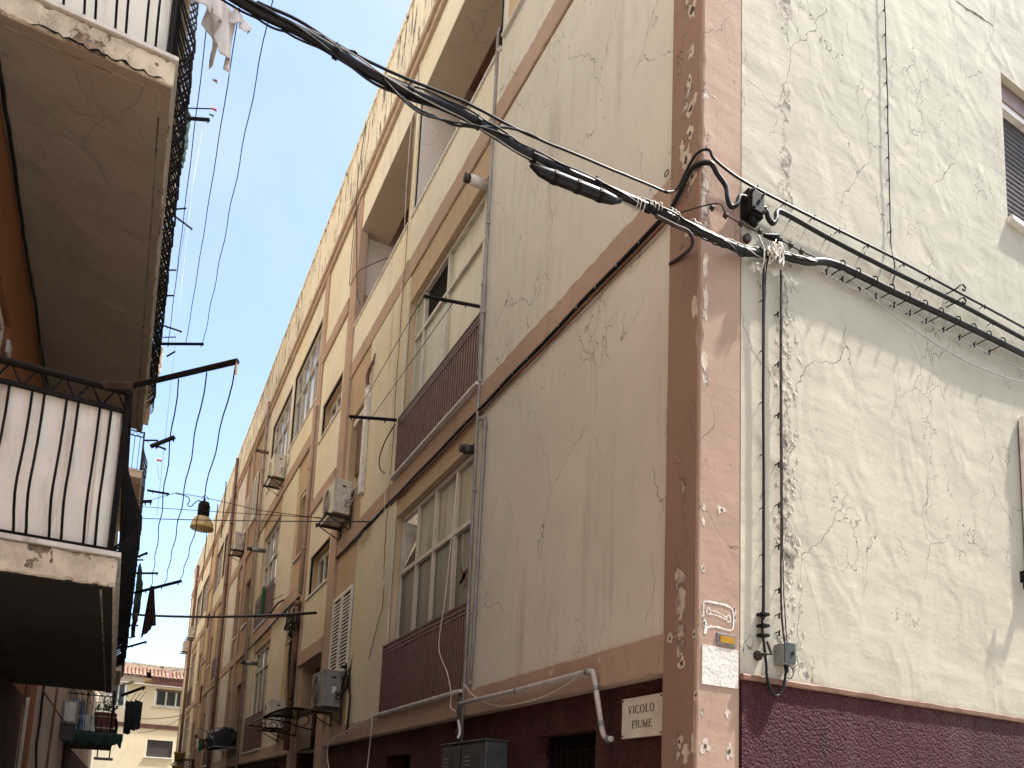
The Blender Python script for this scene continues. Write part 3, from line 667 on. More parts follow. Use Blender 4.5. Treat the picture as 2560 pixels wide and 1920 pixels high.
# ------------------------------------------------------------------ right-hand row, far house
UE = 40.9
HB = thing('apartment_building', (XF, YC+U1, 0), 'weathered terracotta and ochre apartment block farther down the lane, beyond the corner block', 'building')
hb = []
bayB = ((24.2, 26.4), (34.6, 36.9))
for a, b in bayB: hb += [(a, b, 2.64, 5.24, 0.14), (a, b, 5.78, 8.3, 0.14)]
lgB = ((24.5, 26.6), (26.8, 29.0), (31.6, 34.4), (34.6, 37.0))
for a, b in lgB: hb += [(a, b, 9.63, 11.3, 0.16)]
opB = [(18.75, 19.65, 3.42, 4.75, 0.18), (18.75, 19.65, 6.46, 7.78, 0.18), (20.62, 21.1, 3.0, 4.75, 0.18), (20.62, 21.1, 6.4, 7.9, 0.18), (27.65, 28.5, 3.4, 4.75, 0.18), (27.65, 28.5, 6.6, 7.75, 0.18),
       (29.7, 30.7, 8.45, 9.15, 0.2), (29.7, 30.7, 5.3, 6.1, 0.2), (32.0, 32.8, 3.4, 4.75, 0.18), (32.0, 32.8, 6.5, 7.8, 0.18), (38.6, 39.4, 3.4, 4.75, 0.18), (38.6, 39.4, 6.5, 7.8, 0.18)]
hb += opB+[(29.5, 30.8, 0, 4.0, 0.3)]
wall(FM, U1, UE, 2.45, 13.0, hb).build('facade_wall', 'terracotta', HB)
wall(FM, U1, UE, 0, 2.5, [(18.4, 22.9, 0, 2.3, 0.3), (24.4, 28, 0, 2.25, 0.3), (29.5, 30.8, 0, 3, 0.23), (32, 38, 0, 2.2, 0.3)], -0.07).build('plinth', 'maroon_dark', HB)
for a, b in ((18.4, 22.9), (24.4, 28.0), (29.5, 30.8), (32, 38)): mbox(MB(), FM, a, b, 0, 4.0 if a == 29.5 else 2.3, -0.42, -0.37).build('shop_opening', 'dark', HB)
for z0, z1 in ((2.685, 5.51), (5.79, 8.66)):
    m = 'left_beige' if z0 < 3 else 'ochre'
    panel(HB, U1, 18.5, z0, z1, 'beige'); panel(HB, 21.4, 23.6, z0, z1, 'grey_beige'); panel(HB, 26.4, 27.55, z0, z1, m); panel(HB, 33.0, 34.5, z0, z1, 'beige'); panel(HB, 37.0, 38.4, z0, z1, 'grey_beige'); panel(HB, 39.5, UE, z0, z1, 'beige')
panel(HB, U1, 18.5, 8.96, 12.1, 'beige'); panel(HB, 21.5, 23.6, 8.96, 12.1, 'grey_beige')
panel(HB, 24.4, 29.1, 8.96, 12.1, 'upper', [(a, b, 9.63, 11.3, 0.06) for a, b in lgB[:2]]); panel(HB, 31.4, UE, 8.96, 12.1, 'upper', [(a, b, 9.63, 11.3, 0.06) for a, b in lgB[2:]])
for z0, z1 in ((4.3, 7.03), (7.26, 10.17), (10.43, 12.12)): panel(HB, 29.4, 30.95, z0, z1, 'ochre', [h[:4]+(0.06,) for h in opB])
for z0, z1, k in ((2.45, 2.70, 0), (5.50, 5.74, 1), (8.62, 8.92, 2)):
    for a, b in ((U1, 20.0), (20.3, 29.0), (31.2, UE)): rbar(FM, a, b, z0, z1, -0.08 if k == 0 else -0.01, 0.05, jit=0.005, step=0.15).build('string_course', 'band', HB)
for z0, z1 in ((4.05, 4.31), (7.02, 7.27), (10.16, 10.44)): rbar(FM, 29.3, 31.1, z0, z1, -0.01, 0.06, step=0.2).build('string_course', 'band', HB)
for u0, u1 in ((20.0, 20.32), (21.2, 21.38), (28.98, 29.32), (31.0, 31.3), (23.62, 23.8), (40.6, UE)):
    rbar(FM, u0, u1, 0, 12.14, -0.09, 0.055, True, step=0.2).build('pilaster', 'band', HB)
roofline(HB, U1+0.002, UE)
MB().box(XF+0.3, 15.0, YC+U1+0.01, YC+UE, 13.0, 13.2).build('roof', 'ridge', HB)
MB().box(XF, 15.0, YC+UE-0.2, YC+UE, 0, 13.6).build('end_wall', 'beige', HB)
for a, b in bayB:
    for z0, z1, zc, gl in ((3.56, 5.22, 4.75, 'frost'), (6.6, 8.28, 7.6, 'sky_glass')):
        window(HB, FM, a+0.05, b-0.05, z0, z1, -0.09, [a+(b-a)*k/4 for k in (1, 2, 3)], (zc,), glasses=(gl, 'sky_glass'))
        railing(HB, a-0.02, b+0.05, z0-0.9, z0, 0.06, gap=0.08); rbar(FM, a-0.08, b+0.1, z0-0.94, z0-0.9, -0.1, 0.09, step=0.2).build('sill', 'marble', HB)
        mbox(MB(), FM, a, b, z0-0.9, z0, -0.12, -0.1).build('apron', 'left_beige', HB)
for a, b in lgB: window(HB, FM, a+0.03, b-0.03, 9.65, 11.28, -0.08, [a+(b-a)*k/4 for k in (1, 2, 3)], (10.7,), glasses=('sky_glass', 'sky_glass'), bar=0.03, rail=0.035)
for h in opB:
    mbox(MB(), FM, h[0], h[1], h[2], h[3], -h[4]-0.02, -h[4]+0.005).build('blind_back', 'dark', HB)
    if h[1]-h[0] < 0.95 and h[2] < 9:
        mbox(MB(), FM, h[0]+0.02, (h[0]+h[1])/2, h[2], h[3]-0.02, -h[4]+0.01, -h[4]+0.04).build('blind', 'slat_terra', HB)
    else:
        window(HB, FM, h[0], h[1], h[2], h[3], -h[4]+0.05, ((h[0]+h[1])/2,), (), frame='white_paint', glass='dark_glass')
    rbar(FM, h[0]-0.06, h[1]+0.06, h[2]-0.05, h[2], -0.1, 0.05, step=0.3).build('sill', 'marble', HB)
louvres(HB, FM, 18.85, 19.85, 9.62, 10.98, 0.02); louvres(HB, FM, 20.5, 21.15, 9.7, 10.85, 0.02, 1)
for a, b, z in ((18.8, 19.9, 9.6), (20.45, 21.2, 9.68)): rbar(FM, a, b, z-0.05, z-0.01, -0.02, 0.07, step=0.3).build('sill', 'marble', HB)
# ------------------------------------------------------------------ house closing the lane
EH = thing('end_house', (1.5, 50, 0), 'small cream house with a tiled roof closing the far end of the lane', 'house')
eh = [(at_y(*p, 50.0).x, at_y(*p, 50.0).z) for p in ((393, 1762), (455, 1730))]
ex0, ex1, ez0, ez1 = 1.80, 3.3, 6.78, 7.85
wall(EM, -6, 9, 0, 8.05, [(ex0, ex1, ez0, ez1, 0.2), (1.62, 3.05, 3.75, 4.78, 0.15), (-0.55, 0.22, 6.55, 7.95, 0.2)]).build('wall', 'end_cream', EH)
ew = window(EH, EM, ex0+0.02, ex1-0.02, ez0+0.02, ez1-0.02, -0.12, (2.40, 2.95), (), frame='white_paint', glass='dark_glass', bar=0.09)
mbox(MB(), EM, ex0, ex1, ez1-0.14, ez1, -0.10, 0.0).build('shutter_box', 'slat_brown', ew)
rbar(EM, ex0-0.15, ex1+0.08, ez0-0.07, ez0, -0.1, 0.1, step=0.3).build('sill', 'marble', EH)
roller(EH, EM, 1.64, 3.03, 3.77, 4.77, -0.08, 'slat_grey', 0.06)
window(EH, EM, -0.53, 0.2, 6.57, 7.93, -0.1, (-0.15,), (), frame='white_paint', glass='dark_glass', bar=0.08)
rbar(EM, 1.55, 3.1, 3.68, 3.75, -0.1, 0.08, step=0.3).build('sill', 'marble', EH)
rbar(EM, -6, 9, 5.42, 5.68, -0.05, 0.06, step=0.3).build('string_course', 'plum', EH)
rbar(EM, 1.15, 9, 8.0, 8.42, -0.05, 0.42, step=0.3).build('fascia', 'plum', EH)
rbar(EM, -6, 1.15, 8.0, 8.42, -0.05, 0.40, step=0.12, jit=0.02, chip=0.4).build('fascia', 'ridge', EH)
rbar(EM, -6, 9, 7.96, 8.0, -0.05, 0.46, step=0.5).build('eaves_moulding', 'marble', EH)
tl = MB(); NT_ = 44
for i in range(NT_):
    x = -3.0+i*0.205
    if abs(x-2.55) < 0.12: continue
    for k in range(5):
        y0, y1 = 49.5+k*0.40, 49.5+(k+1)*0.46
        z0, z1 = 8.42+k*0.16+random.uniform(0, 0.015), 8.42+(k+1)*0.175
        rr = 0.083
        vs = []
        for yy, zz, r_ in ((y0, z0, rr*1.08), (y1, z1, rr*0.92)):
            for q in range(7):
                a = math.pi*q/6
                vs.append((x+random.uniform(-0.004, 0.004)+r_*math.cos(a), yy, zz+r_*0.95*math.sin(a)))
        tl.add(vs, [(q, q+1, q+8, q+7) for q in range(6)])
MB().quad((-6, 49.5, 8.41), (9, 49.5, 8.41), (9, 51.6, 9.2), (-6, 51.6, 9.2)).build('roof', 'plum', EH)
tl.build('roof_tiles', 'tile', EH)
MB().box(2.46, 2.64, 49.5, 51.3, 8.5, 8.52).build('roof_flashing', 'marble', EH)
rg = rbar(lambda u, z, d: (u, 51.4-d, z), -6, 9, 9.0, 9.45, -0.2, 0.1, step=0.1, jit=0.03, chip=0.4); rg.build('ridge', 'ridge', EH)

# ------------------------------------------------------------------ unseen house added behind the viewer to cut light on the cream wall
FB = thing('light_blocker_house', (16, -6, 0), 'unseen plain house added across the side street to dim the cream wall', 'house')
fh = [(x, x+1.2, z, z+1.6, 0.2) for x in (8, 11.5, 15, 18.5, 22) for z in (1.0, 4.2, 7.4)]
GM = lambda u, z, d=0.0: (u, -6.0+d, z)
wall(GM, 6.2, 27, 0, 11.0, fh).build('wall', 'left_beige', FB)
for h in fh: window(FB, GM, h[0], h[1], h[2], h[3], -0.15, ((h[0]+h[1])/2,), (), frame='white_paint', glass='dark_glass')
MB().box(6.2, 27, -14, -6.03, 0, 11.02).build('rear_walls', 'left_beige', FB); rbar(GM, 6.0, 27.2, 11.0, 11.3, -8.2, 0.25, step=0.5).build('roof', 'tile', FB)
# ------------------------------------------------------------------ left-hand row
LB = thing('tenement_building', (XL, 0, 0), 'tall tenement with stacked iron balconies, looming over the lane', 'building')
LV = [2.707+3.12*k for k in range(7)]
lh = [(5.3, 6.72, 2.9, 5.12, 0.12), (6.9, 8.2, 6.02, 8.3, 0.12)]
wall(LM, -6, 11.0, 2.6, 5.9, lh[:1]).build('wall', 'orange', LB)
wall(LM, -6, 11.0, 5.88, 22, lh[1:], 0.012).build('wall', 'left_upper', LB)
wall(LM, -6, 10.3, 0, 2.65, (), 0.05, edge=0.1).build('ground_floor_wall', 'maroon_dark', LB)
wall(LM, 10.9, 48, 2.6, 22, [(y+0.8, y+1.9, z+0.2, z+2.4, 0.12) for y in (19.5, 29.5) for z in LV[:6]]).build('wall', 'left_beige', LB)
wall(LM, 10.25, 20.2, 0, 2.65, (), -0.002).build('ground_floor_wall', 'left_beige', LB)
wall(LM, 20.1, 48, 0, 2.65, (), 0.04, edge=0.1).build('ground_floor_wall', 'maroon_dark', LB)
rbar(LM, 10.98, 11.75, 0.0, 6.0, -0.05, 0.05, True, step=0.4).build('pilaster', 'orange', LB)
MB().box(-12, XL-0.02, -6, 48, 21.5, 21.8).build('roof', 'ridge', LB)
MB().box(-12, XL-0.02, -6.02, -5.9, 0, 21.7).build('end_wall', 'left_beige', LB)
for y in (19.5, 29.5):
    for z in LV[:6]: mbox(MB(), LM, y+0.8, y+1.9, z+0.2, z+2.4, -0.15, -0.1).build('balcony_door', 'dark_glass', LB)
dw = window(LB, LM, 5.32, 6.70, 2.92, 5.10, -0.06, (6.0,), (), frame='white_paint', glass='dark_glass', bar=0.07, name='balcony_door')
mbox(MB(), LM, 6.60, 6.72, 4.86, 4.96, 0.0, 0.02).build('hinge', 'marble', dw)
window(LB, LM, 6.92, 8.18, 6.04, 8.28, -0.06, (7.55,), (), frame='white_paint', glass='dark_glass', bar=0.07, name='balcony_door')
XE = -0.088
def belly(h):
    """profile of a pot-bellied bar: (height fraction, outward bulge)"""
    return [(0.0, 0.0), (0.05, 0.02), (0.12, 0.085), (0.22, 0.13), (0.32, 0.125), (0.46, 0.08), (0.62, 0.035), (0.8, 0.008), (1.0, 0.0)]
def balcony(y0, y1, zb, near=False, panels=False, level=1, gap=0.082, soff='soffit', slabm='slab', th=0.195, pairs=True, railmat='black_iron'):
    zt = zb+th
    sl = MB()
    rbar(lambda u, z, d: (u, y0+0.3-d, z), XL, XE-0.01, zb, zt-0.03, -0.0, 0.30, step=0.02 if near else 0.2, jit=0.004, chip=0.25 if near else 0.1, mb=sl)
    sl.box(XL, XE-0.025, y0+0.25, y1, zb+0.012, zt-0.032)
    rbar(lambda u, z, d: (XE-0.03+d, u, z), y0+0.004, y1, zb+0.001, zt-0.031, 0, 0.028, step=0.1 if near else 0.3, jit=0.003, chip=0.2, mb=sl)
    o = sl.build('balcony', slabm, LB)
    so_ = MB(); so_.quad((XL, y0+0.02, zb+0.004), (XE-0.03, y0+0.02, zb+0.004), (XE-0.03, y1, zb+0.004), (XL, y1, zb+0.004))
    sf = MB()                                   # plaster field of the soffit with a sunk drip line along its rim
    if near:
        a, b, c, e = XL, XE-0.075, y0+0.09, y1-0.08
        sf.box(a, b, c, e, zb-0.006, zb+0.006); sf.box(a, XE-0.012, y0+0.012, c-0.012, zb-0.006, zb+0.006); sf.box(b+0.012, XE-0.012, c-0.012, y1, zb-0.006, zb+0.006)
    else: sf.box(XL, XE-0.01, y0+0.01, y1, zb-0.004, zb+0.006)
    sf.build('soffit', soff, o)
    mt = MB(); mt.box(XL, XE+0.012, y0-0.018, y0+0.22, zt-0.028, zt); mt.box(XE-0.22, XE+0.012, y0+0.222, y1+0.01, zt-0.028, zt)
    mt.build('marble_edge', 'marble', o, bevel=0.004)
    # railing
    zr = zt+0.95; xr = XE-0.045; yr = y0+0.045
    top = MB(); rr = 0.021 if near else 0.018
    top.tube([(XL, yr, zr), (xr, yr, zr)], rr, 8); top.tube([(xr, yr-0.02, zr), (xr, y1-0.03, zr)], rr, 8)
    zs = zr-0.115
    top.box(XL, xr, yr-0.011, yr+0.011, zs-0.012, zs+0.012); top.box(xr-0.011, xr+0.011, yr, y1-0.03, zs-0.012, zs+0.012)
    top.box(XL, xr, yr-0.011, yr+0.011, zt+0.012, zt+0.030); top.box(xr-0.011, xr+0.011, yr, y1-0.03, zt+0.012, zt+0.030)
    top.tube([(xr, yr, zt), (xr, yr, zr+0.02)], 0.017, 6)
    for yy in ((y0+y1)/2, y1-0.03): top.tube([(xr, yy, zt), (xr, yy, zr+0.01)], 0.014, 6)
    zz = MB(); st = 0.125
    n = int((xr-XL)/st)
    for i in range(n):
        a = xr-i*st; zz.tube([(a, yr, zs), (a-st/2, yr, zr), (a-st, yr, zs)], 0.0075, 5)
    if near:
        n = int((y1-yr)/st)
        for i in range(n):
            a = yr+i*st; zz.tube([(xr, a, zs), (xr, a+st/2, zr), (xr, a+st, zs)], 0.007, 5)
    bars = MB(); h = zs-zt-0.02; prof = belly(h)
    def bar(x, y, nx, ny):
        j = random.uniform(0.94, 1.06)
        bars.tube([(x+nx*b*j, y+ny*b*j, zt+0.02+t*h) for t, b in prof], 0.0072 if near else 0.009, 6 if near else 4)
    x = xr-0.075; k = 0
    while x > XL+0.03:
        bar(x, yr, 0, -1); x -= (0.056 if k % 2 == 0 else 0.104) if pairs else gap; k += 1
    y = yr+0.06; k = 0
    while y < y1-0.05:
        bar(xr, y, 1, 0); y += (0.05 if k % 2 == 0 else 0.085) if near else gap; k += 1
    r = top.build('railing', railmat, o, smooth=False); bars.build('bars', railmat, o); zz.build('lattice', railmat, o)
    if panels:
        p = MB(); p.box(XL, xr-0.035, yr+0.020, yr+0.032, zt+0.002, zs+0.02); p.box(xr-0.036, xr-0.026, yr+0.02, y1-0.1, zt+0.002, zs+0.02)
        p.box(xr-0.075, xr-0.060, yr+0.008, yr+0.019, zt+0.002, zs-0.02)
        p.box(xr-0.115, xr-0.108, yr+0.012, yr+0.019, zt+0.002, zs+0.02)
        p.build('white_screen', 'white_sheet', o)
    return o
A0, A1 = 4.62, 9.66
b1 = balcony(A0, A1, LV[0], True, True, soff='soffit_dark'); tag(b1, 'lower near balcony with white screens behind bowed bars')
b2 = balcony(A0+0.02, A1, LV[1], True, True); tag(b2, 'upper near balcony with a cracked slab edge')
balcony(A0, A1, LV[2], False, False); balcony(A0, A1, LV[3], False, False)
# lost render along the lower arris of the upper slab and a dark crack under it
cr = MB(); pts = []
for i in range(30):
    x = XL+0.20+i*(0.70/29)
    pts.append((x, A0+0.0205+random.uniform(-0.004, 0.002), LV[1]+0.014+random.uniform(-0.016, 0.014)))
vs = []
for i, p in enumerate(pts):
    w_ = (0.003+0.012*random.random()**2)*min(1, i/3, (29-i)/3)
    vs += [(p[0], p[1]-0.003, p[2]-w_), (p[0], p[1]-0.003, p[2]+w_)]
cr.add(vs, [(2*i, 2*i+1, 2*i+3, 2*i+2) for i in range(29)]); cr.build('broken_edge', 'dark', b2)
for k in range(6):
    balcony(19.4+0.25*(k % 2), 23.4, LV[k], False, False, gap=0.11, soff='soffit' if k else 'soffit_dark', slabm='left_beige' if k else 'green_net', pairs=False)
for k in (1, 2, 3): balcony(30, 34, LV[k], False, False, gap=0.14, pairs=False, slabm='left_beige')
# cable clipped along the foot of the upper wall
def cable(name, pts, r, mat, label, cat='cable', group=None, clips=(), n=6, clipmat='black_iron', clip_fn=None):
    o = MB().tube(pts, r, n).build(name, mat, None, True)
    tag(o, label, cat, group)
    return o
def add_clips(o, spots, nrm, size=0.02, mat='black_iron', out=0.02):
    """saddle clips: short plate hooked round the cable and pinned to the wall"""
    nrm = Vector(nrm)
    p0 = Vector(spots[0]); proto = None
    for s_ in spots:
        if proto is None:
            m = MB(); t = size
            side = Vector((0, 0, 1))
            m.tube([(0, 0, -t*1.2), (0, 0, t*0.9)], t*0.45, 5)
            a = Vector((0, 0, t*0.9)); m.tube([a, a-nrm*out*1.0], t*0.3, 4)
            m.tube([a, a+Vector((0, 0, t*0.7))+nrm*t*0.5], [t*0.5, t*0.35], 5)
            proto = m.build('clip', mat, None); proto.parent = o; proto.location = s_
        else:
            c = proto.copy(); C.objects.link(c); c.parent = o; c.location = s_
cable('wall_cable', smooth_path([LM(4.9, 5.78, 0.03), LM(5.8, 5.80, 0.03), LM(6.6, 5.76, 0.03), LM(7.3, 5.79, 0.03), LM(7.9, 5.7, 0.04), LM(8.4, 5.77, 0.03), LM(9.6, 5.8, 0.03)], 6, 0.004), 0.014, 'rubber', 'black cable running along the wall under the upper balcony soffit', 'cable')
# ------------------------------------------------------------------ overhead cables and their fixings
JY = 3.2
def chain(pts, Y): return [at_y(px, py, Y) for px, py in pts]
trunk = [Vector((XL, JY-0.05, 5.32)), Vector((-0.45, JY, 5.16))]+chain([(600, 2), (760, 84), (965, 203), (1160, 288), (1334, 393), (1548, 486), (1680, 545)], JY)+[at_y(1762, 583, JY+0.02), at_y(1810, 606, JY+0.04), at_y(1852, 624, YC-0.06), at_y(1905, 636, YC-0.05), at_y(1945, 638, YC-0.05), at_y(2015, 654, YC-0.05), Vector(RM(1.14, 5.41, 0.05)), Vector(RM(1.78, 5.44, 0.05)), Vector(RM(2.32, 5.47, 0.05)), Vector(RM(3.07, 5.5, 0.05)), Vector(RM(5, 5.55, 0.05)), Vector(RM(9, 5.6, 0.05))]
tr_path = smooth_path(trunk, 10)
tr = cable('trunk_cable', tr_path, 0.0235, 'rubber', 'thick black bundled cable spanning the lane and running along the cream wall', n=10)
for ph, rr_, mt_ in ((0.0, 0.0065, 'rubber'), (2.3, 0.005, 'rubber'), (4.2, 0.0035, 'cable_grey')):
    hp_ = []
    for i in range(int(len(tr_path)*0.72)):
        p = tr_path[i]; d = (tr_path[i+1]-p).normalized(); u_ = Vector((0, 0, 1))-d*d.z; u_.normalize(); v_ = d.cross(u_)
        a = ph+i*0.09+0.6*math.sin(i*0.17); hp_.append(p+(u_*math.cos(a)+v_*math.sin(a))*(0.0255+0.006*abs(math.sin(i*0.61+ph))))
    MB().tube(smooth_path(hp_, 3), rr_, 5).build('strand', mt_, tr, True)
for t_ in (0.17, 0.215, 0.26, 0.30, 0.335, 0.375):
    p = tr_path[int(t_*len(tr_path))]; q = tr_path[int(t_*len(tr_path))+1]
    d = (q-p).normalized()
    MB().tube([p-d*0.012, p+d*0.012], 0.031, 10).build('tie', 'black_iron', tr)
    MB().tube([p+Vector((0, 0, 0.02)), p+Vector((0.004, 0, 0.05))], 0.008, 5).build('tie_tail', 'black_iron', tr)
j0, j1 = at_y(1325, 400, JY), at_y(1550, 490, JY); dd = (j1-j0)
dn = Vector((0, -0.01, -0.052))
sl_ = MB().tube([j0+dn*0.6, j0+dd*0.10+dn, j0+dd*0.22+dn*1.05, j0+dd*0.78+dn*1.05, j0+dd*0.9+dn, j1+dn*0.7], [0.012, 0.026, 0.034, 0.034, 0.026, 0.012], 10)
jo = sl_.build('splice_sleeve', 'rubber', None, True); tag(jo, 'black splice sleeve slung beneath the thick overhead cable', 'splice sleeve')
for t_ in (0.25, 0.5, 0.75):
    p = j0+dd*t_+dn*1.05; d = dd.normalized()
    MB().tube([p-d*0.012, p+d*0.012], 0.037, 10).build('tie', 'black_iron', jo)
def coil(name, c, axis, r, turns, rr, mat, label):
    axis = axis.normalized(); u = axis.orthogonal().normalized(); v = axis.cross(u)
    pts = []
    for i in range(turns*10+1):
        a = 2*math.pi*i/10
        pts.append(c+axis*(i/(turns*10)-0.5)*0.05*turns/2+(u*math.cos(a)+v*math.sin(a))*(r+random.uniform(-0.004, 0.006)))
    return tag(MB().tube(pts, rr, 5).build(name, mat, None, True), label, 'wire', 'binding wires on the thick cable')
for px, py, lab in ((1596, 512, 'pale binding wire nearest the splice sleeve on the thick cable'), (1640, 520, 'loose pale binding wire with a knot beside the rose pilaster'), (1683, 540, 'pale binding wire at the arris of the corner pilaster'), (1738, 567, 'pale binding wire just round the corner on the thick cable')):
    p = at_y(px, py, JY if px < 1700 else YC-0.09); coil('binding_wire', p, Vector((1, 0, 0.05)), 0.031, 3, 0.0028, 'white_cable', lab)
# thinner line riding above the trunk cable
ms = chain([(560, -60), (645, 12), (850, 108), (990, 158)], JY+0.0)
line2 = [Vector((XL, JY, 5.7))]+chain([(600, -26), (645, 6), (745, 50), (850, 116), (1000, 190), (1160, 254), (1290, 322), (1400, 370), (1560, 436), (1660, 478)], JY)
cable('carrier_wire', smooth_path(line2, 6, 0.001), 0.007, 'rubber', 'thin twisted carrier wire strung just above the thick overhead cable')
cable('carrier_wire', smooth_path(chain([(640, 10), (700, 52), (745, 78), (800, 90), (856, 122), (892, 132)], JY-0.01), 6, 0.002), 0.0075, 'rubber', 'short loose wire lashed onto the top of the thick cable near the laundry')
cable('slack_wire', smooth_path(chain([(958, 196), (1000, 240), (1050, 275), (1090, 292), (1130, 310), (1190, 318), (1260, 318), (1310, 330), (1345, 345)], JY-0.02), 6, 0.0015), 0.0065, 'rubber', 'slack black wire dipping below the thick cable before rejoining it')
cable('slack_wire', smooth_path(chain([(960, 200), (1010, 252), (1055, 285), (1110, 300), (1180, 312), (1230, 326), (1275, 342)], JY-0.03), 6, 0.0015), 0.005, 'rubber', 'thinner of the two slack wires dipping below the thick cable')
# corner run: thin line and thick jointed line round the arris onto the cream wall
c1p = chain([(1660, 478), (1675, 480)], JY+0.02)+[Vector(FM(0.17, 5.62, 0.06)), Vector(FM(0.02, 5.73, 0.05)), Vector((XF+0.0, YC-0.05, 5.735)), Vector(RM(0.05, 5.69, 0.05)), Vector(RM(0.3, 5.665, 0.04)), Vector(RM(0.82, 5.68, 0.04)), Vector(RM(1.79, 5.73, 0.04)), Vector(RM(2.6, 5.75, 0.04)), Vector(RM(3.53, 5.77, 0.04)), Vector(RM(6, 5.8, 0.04)), Vector(RM(9, 5.85, 0.04))]
k1 = cable('wall_cable', smooth_path(c1p, 8), 0.0085, 'rubber', 'uppermost thin black cable rounding the corner onto the cream wall')
add_clips(k1, [RM(x, 5.665+(x-0.3)*0.033, 0.04) for x in (0.42, 0.68, 0.95, 1.2, 1.5, 1.9, 2.2, 2.9)], (0, -1, 0), 0.012, out=0.04)
c2p = [Vector(FM(0.29, 5.50, 0.05)), Vector(FM(0.16, 5.585, 0.05)), Vector(FM(0.04, 5.66, 0.05)), Vector((XF+0.0, YC-0.055, 5.64)), Vector(RM(0.07, 5.60, 0.05)), Vector(RM(0.14, 5.545, 0.05)), Vector(RM(0.155, 5.47, 0.05)), Vector(RM(0.185, 5.425, 0.05)), Vector(RM(0.225, 5.45, 0.06)), Vector(RM(0.25, 5.515, 0.06)), Vector(RM(0.30, 5.525, 0.06))]
cable('wall_cable', smooth_path(c2p, 8), 0.0155, 'rubber', 'thick black cable snaking round the rose corner into the junction box', n=8)
c3p = [Vector(RM(0.43, 5.515, 0.06)), Vector(RM(0.48, 5.51, 0.06)), Vector(RM(0.50, 5.47, 0.06)), Vector(RM(0.54, 5.455, 0.06)), Vector(RM(0.57, 5.50, 0.06)), Vector(RM(0.585, 5.56, 0.05)), Vector(RM(0.66, 5.585, 0.05)), Vector(RM(1.1, 5.59, 0.045)), Vector(RM(1.78, 5.61, 0.045)), Vector(RM(2.59, 5.65, 0.045)), Vector(RM(3.52, 5.66, 0.045)), Vector(RM(6, 5.7, 0.045)), Vector(RM(9, 5.74, 0.045))]
k2 = cable('wall_cable', smooth_path(c3p, 8), 0.0165, 'rubber', 'thick black cable leaving the junction box along the cream wall', n=8)
add_clips(k2, [RM(x, 5.60+(x-1.1)*0.022, 0.045) for x in (0.75, 1.1, 1.45, 1.8, 2.1, 2.45, 3.0)], (0, -1, 0), 0.012, out=0.045)
# eye hooks carrying the two lines
for x, z, lab in ((2.55, 5.765, 'upper eye hook holding the thin cable on the cream wall'), (2.55, 5.655, 'lower eye hook holding the thick cable on the cream wall')):
    pts = [RM(x-0.09, z-0.045, 0.0), RM(x-0.05, z-0.02, 0.05), RM(x-0.01, z+0.02, 0.07), RM(x+0.02, z+0.035, 0.07), RM(x+0.05, z+0.02, 0.07), RM(x+0.04, z-0.01, 0.07), RM(x+0.01, z-0.005, 0.07)]
    tag(MB().tube(smooth_path(pts, 5), 0.006, 6).build('eye_hook', 'black_iron', None, True), lab, 'hook')
# messenger wire with insulators along the corner
mw = [Vector(FM(0.12, 5.36, 0.12)), Vector(RM(0.02, 5.335, 0.10)), Vector(RM(0.13, 5.33, 0.07)), Vector(RM(0.3, 5.33, 0.06)), Vector(RM(0.5, 5.345, 0.06)), Vector(RM(0.62, 5.365, 0.06)), Vector(RM(0.78, 5.36, 0.06)), Vector(RM(0.95, 5.37, 0.06)), Vector(RM(1.08, 5.36, 0.05))]
mo = cable('messenger_wire', smooth_path(mw, 6), 0.005, 'rust', 'rusty messenger wire with bolts stretched above the thick cable at the corner')
for x, z in ((0.02, 5.335), (0.13, 5.33), (0.26, 5.33), (0.42, 5.345), (0.50, 5.345), (0.60, 5.365), (0.70, 5.365), (0.80, 5.36)):
    m = MB(); m.tube([RM(x, z-0.022, 0.06), RM(x, z+0.025, 0.06)], 0.007, 6); m.lathe([(0.004, -0.014), (0.014, -0.012), (0.015, 0.012), (0.004, 0.016)], RM(x, z, 0.06), 8, 'x')
    m.build('bolt', 'rust', mo)
m = MB(); m.tube([RM(0.46, 5.335, 0.06), RM(0.55, 5.35, 0.07), RM(0.60, 5.345, 0.06)], [0.012, 0.026, 0.012], 8)
m.build('insulator', 'black_iron', mo)
tag(MB().lathe([(0.006, -0.03), (0.028, -0.03), (0.03, -0.005), (0.018, 0.0)], RM(0.335, 5.275, 0.02), 10, 'y').build('wall_plug', 'rust'), 'round rusty wall plug beside the thick cable at the joint', 'fixing')
# tangle of pale strands where the drop cables leave
tg = MB()
for i in range(9):
    c = Vector(RM(0.545+random.uniform(-0.03, 0.03), 5.235, 0.09)); pts = [c+Vector((random.uniform(-0.05, 0.05), random.uniform(-0.03, 0.02), random.uniform(-0.11, 0.07))) for _ in range(5)]
    tg.tube(smooth_path(pts, 5), 0.0042, 4)
tag(tg.build('wire_tangle', 'white_cable', None, True), 'tangle of pale wire ends where the drop cables leave the thick cable', 'wire')
tg = MB().tube(smooth_path([RM(0.40, 5.30, 0.07), RM(0.44, 5.20, 0.08), RM(0.42, 5.07, 0.08), RM(0.385, 5.06, 0.07), RM(0.39, 5.10, 0.07), RM(0.44, 5.09, 0.07)], 6), 0.006, 5)
tag(tg.build('wire_end', 'cable_grey', None, True), 'curled grey wire end hanging left of the drop cables', 'wire')
